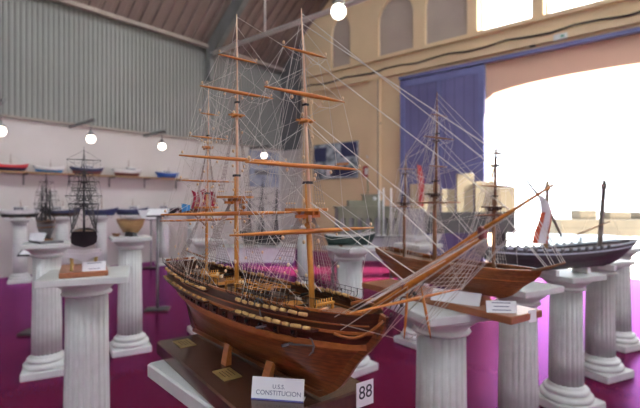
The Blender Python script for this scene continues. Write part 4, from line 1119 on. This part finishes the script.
b=MB(); b.loft([[(-.10,0,.13),(.04,-.01,.13),(.04,-.008,.13),(-.10,.002,.13)],[(-.03,0,.0),(-.02,-.01,.0),(-.02,-.008,0),(-.03,.002,0)]]); b.box((.02,.02,.125),(.06,.05,.01)); b.build('sheet',M['card'],t)
# lamps
def lamp(loc,lab,arm=None,cord=None,r=.105):
    t=thing('globe_lamp',lab,'lamp',loc,0,'round globe lamps')
    b=MB(); b.ball((0,0,0),r,20,12); b.build('globe',M['lamp'],t)
    b=MB(); b.lathe([(.55*r,.8*r),(.85*r,1.15*r),(.8*r,1.3*r),(.03,1.6*r),(.02,.17)],16); b.build('socket',M['steel'],t)
    if arm:
        b=MB(); b.tube([(0,0,.16),(0,0,arm[1])],.008,6); b.box((-arm[0]/2+.1,0,arm[1]),(arm[0]+.2,.05,.05)); b.build('arm',M['steel'],t)
    if cord: b=MB(); b.tube([(0,0,.15),(0,0,cord)],.008,6); b.build('cord',M['black'],t)
    return t
for pw_,pt,yb_,lab in ((-28,0.5,131,'lit globe lamp on a wall arm at the left edge'),(68,91,139,'lit globe lamp on a wall arm above the black-hulled ship'),
                       (142,162,146.5,'lit globe lamp on a wall arm above the bright blue boat'),(248,264,155.5,'lit globe lamp on a wall arm behind the frigate\'s main mast')):
    Y=on_left(pw_,125)[0]; a=(pt-320)/FPX; X=Y*(FX+a*RX)/(FY+a*RY); d=X*FX+Y*FY
    X=max(X,WALLX+.35)
    z=hz(yb_,d); lamp((X,Y,z),lab,arm=(X-WALLX-.1,2.92-z),r=.078)
d=6.2; X,Y=at(338.5,d); z=hz(11.5,d); lamp((X,Y,z),'large lit globe lamp hanging from the roof at the top of the photo',cord=roof_z(X)-z-.02)
for X,Y in ((-6.5,.5),(-2.5,-1.0),(2.0,-1.5),(3.5,3.0),(-1.5,-5.0)):  # unseen lamps added to fill the camera-facing sides
    lamp((X,Y,4.3),'globe lamp added as fill light, hanging unseen behind the camera',cord=roof_z(X)-4.35)
# posters and signs on the back wall
def flat(name,lab,cat,px0,px1,y0,y1,m,th=.03,inset=.0,frame=None):
    xa,za=on_back(px0,(y0+y1)/2,inset); xb,zb=on_back(px1,(y0+y1)/2,inset); xm,ztop=on_back((px0+px1)/2,y0,inset); _,zbot=on_back((px0+px1)/2,y1,inset)
    t=thing(name,lab,cat,(xm,WALLY-inset-.001,(ztop+zbot)/2),0)
    w,h=xb-xa,ztop-zbot
    b=MB(); b.box((0,-th/2,0),(w,th,h)); b.build('board',frame or m,t)
    return t,w,h,th
t,w,h,th=flat('poster','large framed grey-blue poster with boats on the tan wall','poster',313.5,358,143,179,M['greypaint'])
b=MB()
b.box((0,-th-.002,0),(w*.98,.004,h*.97)); b.build('print',M['print'],t)
b=MB(); b.box((w*.30,-th-.005,h*.28),(w*.34,.003,h*.38)); b.box((-w*.34,-th-.005,h*.2),(w*.28,.003,h*.4)); b.box((w*.15,-th-.005,-h*.33),(w*.5,.003,h*.22)); b.build('dark_picture',M['navy'],t)
b=MB(); b.prism([(w*.02,-th-.008),(w*.30,-th-.008),(w*.30,-th-.004),(w*.02,-th-.004)],-h*.13,-h*.07); b.build('orange_boat_print',M['orange'],t)
b=MB(); b.box((-w*.1,-th-.005,-h*.25),(w*.2,.003,h*.3)); b.build('pale_picture',M['sail'],t)
ya_,za_=on_left(249,170,.0); yb2,_=on_left(278,170,.0); ym,zt_=on_left(263,151.5,0); _,zb_=on_left(263,187,0)
t=thing('poster','pale blue-grey poster on the white wall behind the frigate\'s rigging','poster',(WALLX+.001,(ya_+yb2)/2,(zt_+zb_)/2))
w,h=yb2-ya_,zt_-zb_
b=MB(); b.box((.015,0,0),(.03,w,h)); b.build('board',M['print2'],t)
b=MB(); b.box((.032,0,0),(.004,w*.96,h*.96)); b.build('print',M['print2'],t)
b=MB(); b.box((.035,-w*.1,-h*.1),(.003,w*.5,h*.12)); b.box((.035,w*.2,h*.2),(.003,w*.3,h*.2)); b.build('dark_picture',M['greypaint'],t)
t,w,h,th=flat('fire_sign','small red-framed white sign on the tan wall','sign',363.5,370.5,166,177,M['red'])
b=MB(); b.box((0,-th-.002,0),(w*.45,.004,h*.6)); b.build('sign_face',M['whitep'],t)
t,w,h,th=flat('wall_sign','narrow white sign on the tan wall above the green one','sign',367,377,155.2,158,M['whitep']); b=MB(); b.box((0,-th-.002,0),(w*.8,.003,h*.25)); b.build('sign_text',M['greyboard'],t)
t,w,h,th=flat('exit_sign','small green sign low on the tan wall','sign',368,377.5,178,194,M['green'])
b=MB(); b.box((-w*.05,-th-.002,-h*.05),(w*.22,.003,h*.4)); b.box((w*.16,-th-.002,-h*.05),(w*.2,.003,h*.12)); b.ball((-w*.05,-th-.002,h*.25),w*.09,8,6,0,(1,.1,1)); b.build('sign_figure',M['whitep'],t)
t,w,h,th=flat('emergency_light','small pale emergency light on the ledge above the pink-lit arch','light',554,568,34.5,40,M['whitep'],.06,.05)
b=MB(); b.box((w*.15,-th-.002,0),(w*.25,.003,h*.4)); b.build('green_mark',M['green'],t)
t,w,h,th=flat('junction_box','small dark box on the wall above the pink-lit arch','box',530.5,536,39,47,M['black'],.09); b=MB(); b.box((0,-th-.004,0),(w*.8,.008,h*.8)); b.build('cover',M['steel'],t)
px_,_=on_back(379.5,150); b=MB(); b.tube([(px_,WALLY-.05,.1),(px_,WALLY-.05,4.5)],.035,8); b.box((px_,WALLY-.025,1.2),(.1,.05,.04)); b.box((px_,WALLY-.025,3.4),(.1,.05,.04)); tag(b.build('drain_pipe',M['greypaint']),'grey vertical pipe on the tan wall left of the blue door','pipe')
# ------------------------------------------------------------------ light, camera
w=bpy.data.worlds.new('World'); SC.world=w; w.use_nodes=True
bg=w.node_tree.nodes['Background']; bg.inputs['Color'].default_value=(.89,.965,1.05,1); bg.inputs['Strength'].default_value=8.0
sd=bpy.data.lights.new('sun','SUN'); sd.energy=62.0; sd.color=(1,.93,.82); sd.angle=.01
so=bpy.data.objects.new('sun',sd); COL.objects.link(so)
so.rotation_euler=Vector((-2,-1.6,-1.58)).to_track_quat('-Z','Y').to_euler()
pd=bpy.data.lights.new('arch_portal','AREA'); pd.shape='RECTANGLE'; pd.size=JR-JL; pd.size_y=SPR+RISE; pd.cycles.is_portal=True
po_=bpy.data.objects.new('arch_portal',pd); COL.objects.link(po_); po_.location=(XA,WALLY+.3,(SPR+RISE)/2); po_.rotation_euler=(-pi/2,0,0)
cd=bpy.data.cameras.new('camera'); cam=bpy.data.objects.new('camera',cd); COL.objects.link(cam); SC.camera=cam
cd.sensor_fit='HORIZONTAL'; cd.sensor_width=36; cd.lens=36*FPX/640; cd.clip_start=.02; cd.clip_end=300
cam.location=(0,0,CAMH); cam.rotation_euler=(pi/2,0,YAW); cd.shift_y=-2/640
cd.dof.use_dof=True; cd.dof.focus_distance=.95; cd.dof.aperture_fstop=4.0
vs=SC.view_settings; vs.view_transform='Standard'; vs.look='None'; vs.gamma=1; vs.use_curve_mapping=False; vs.exposure=-0.30
SC.cycles.use_denoising=True; SC.cycles.max_bounces=8; SC.cycles.diffuse_bounces=5
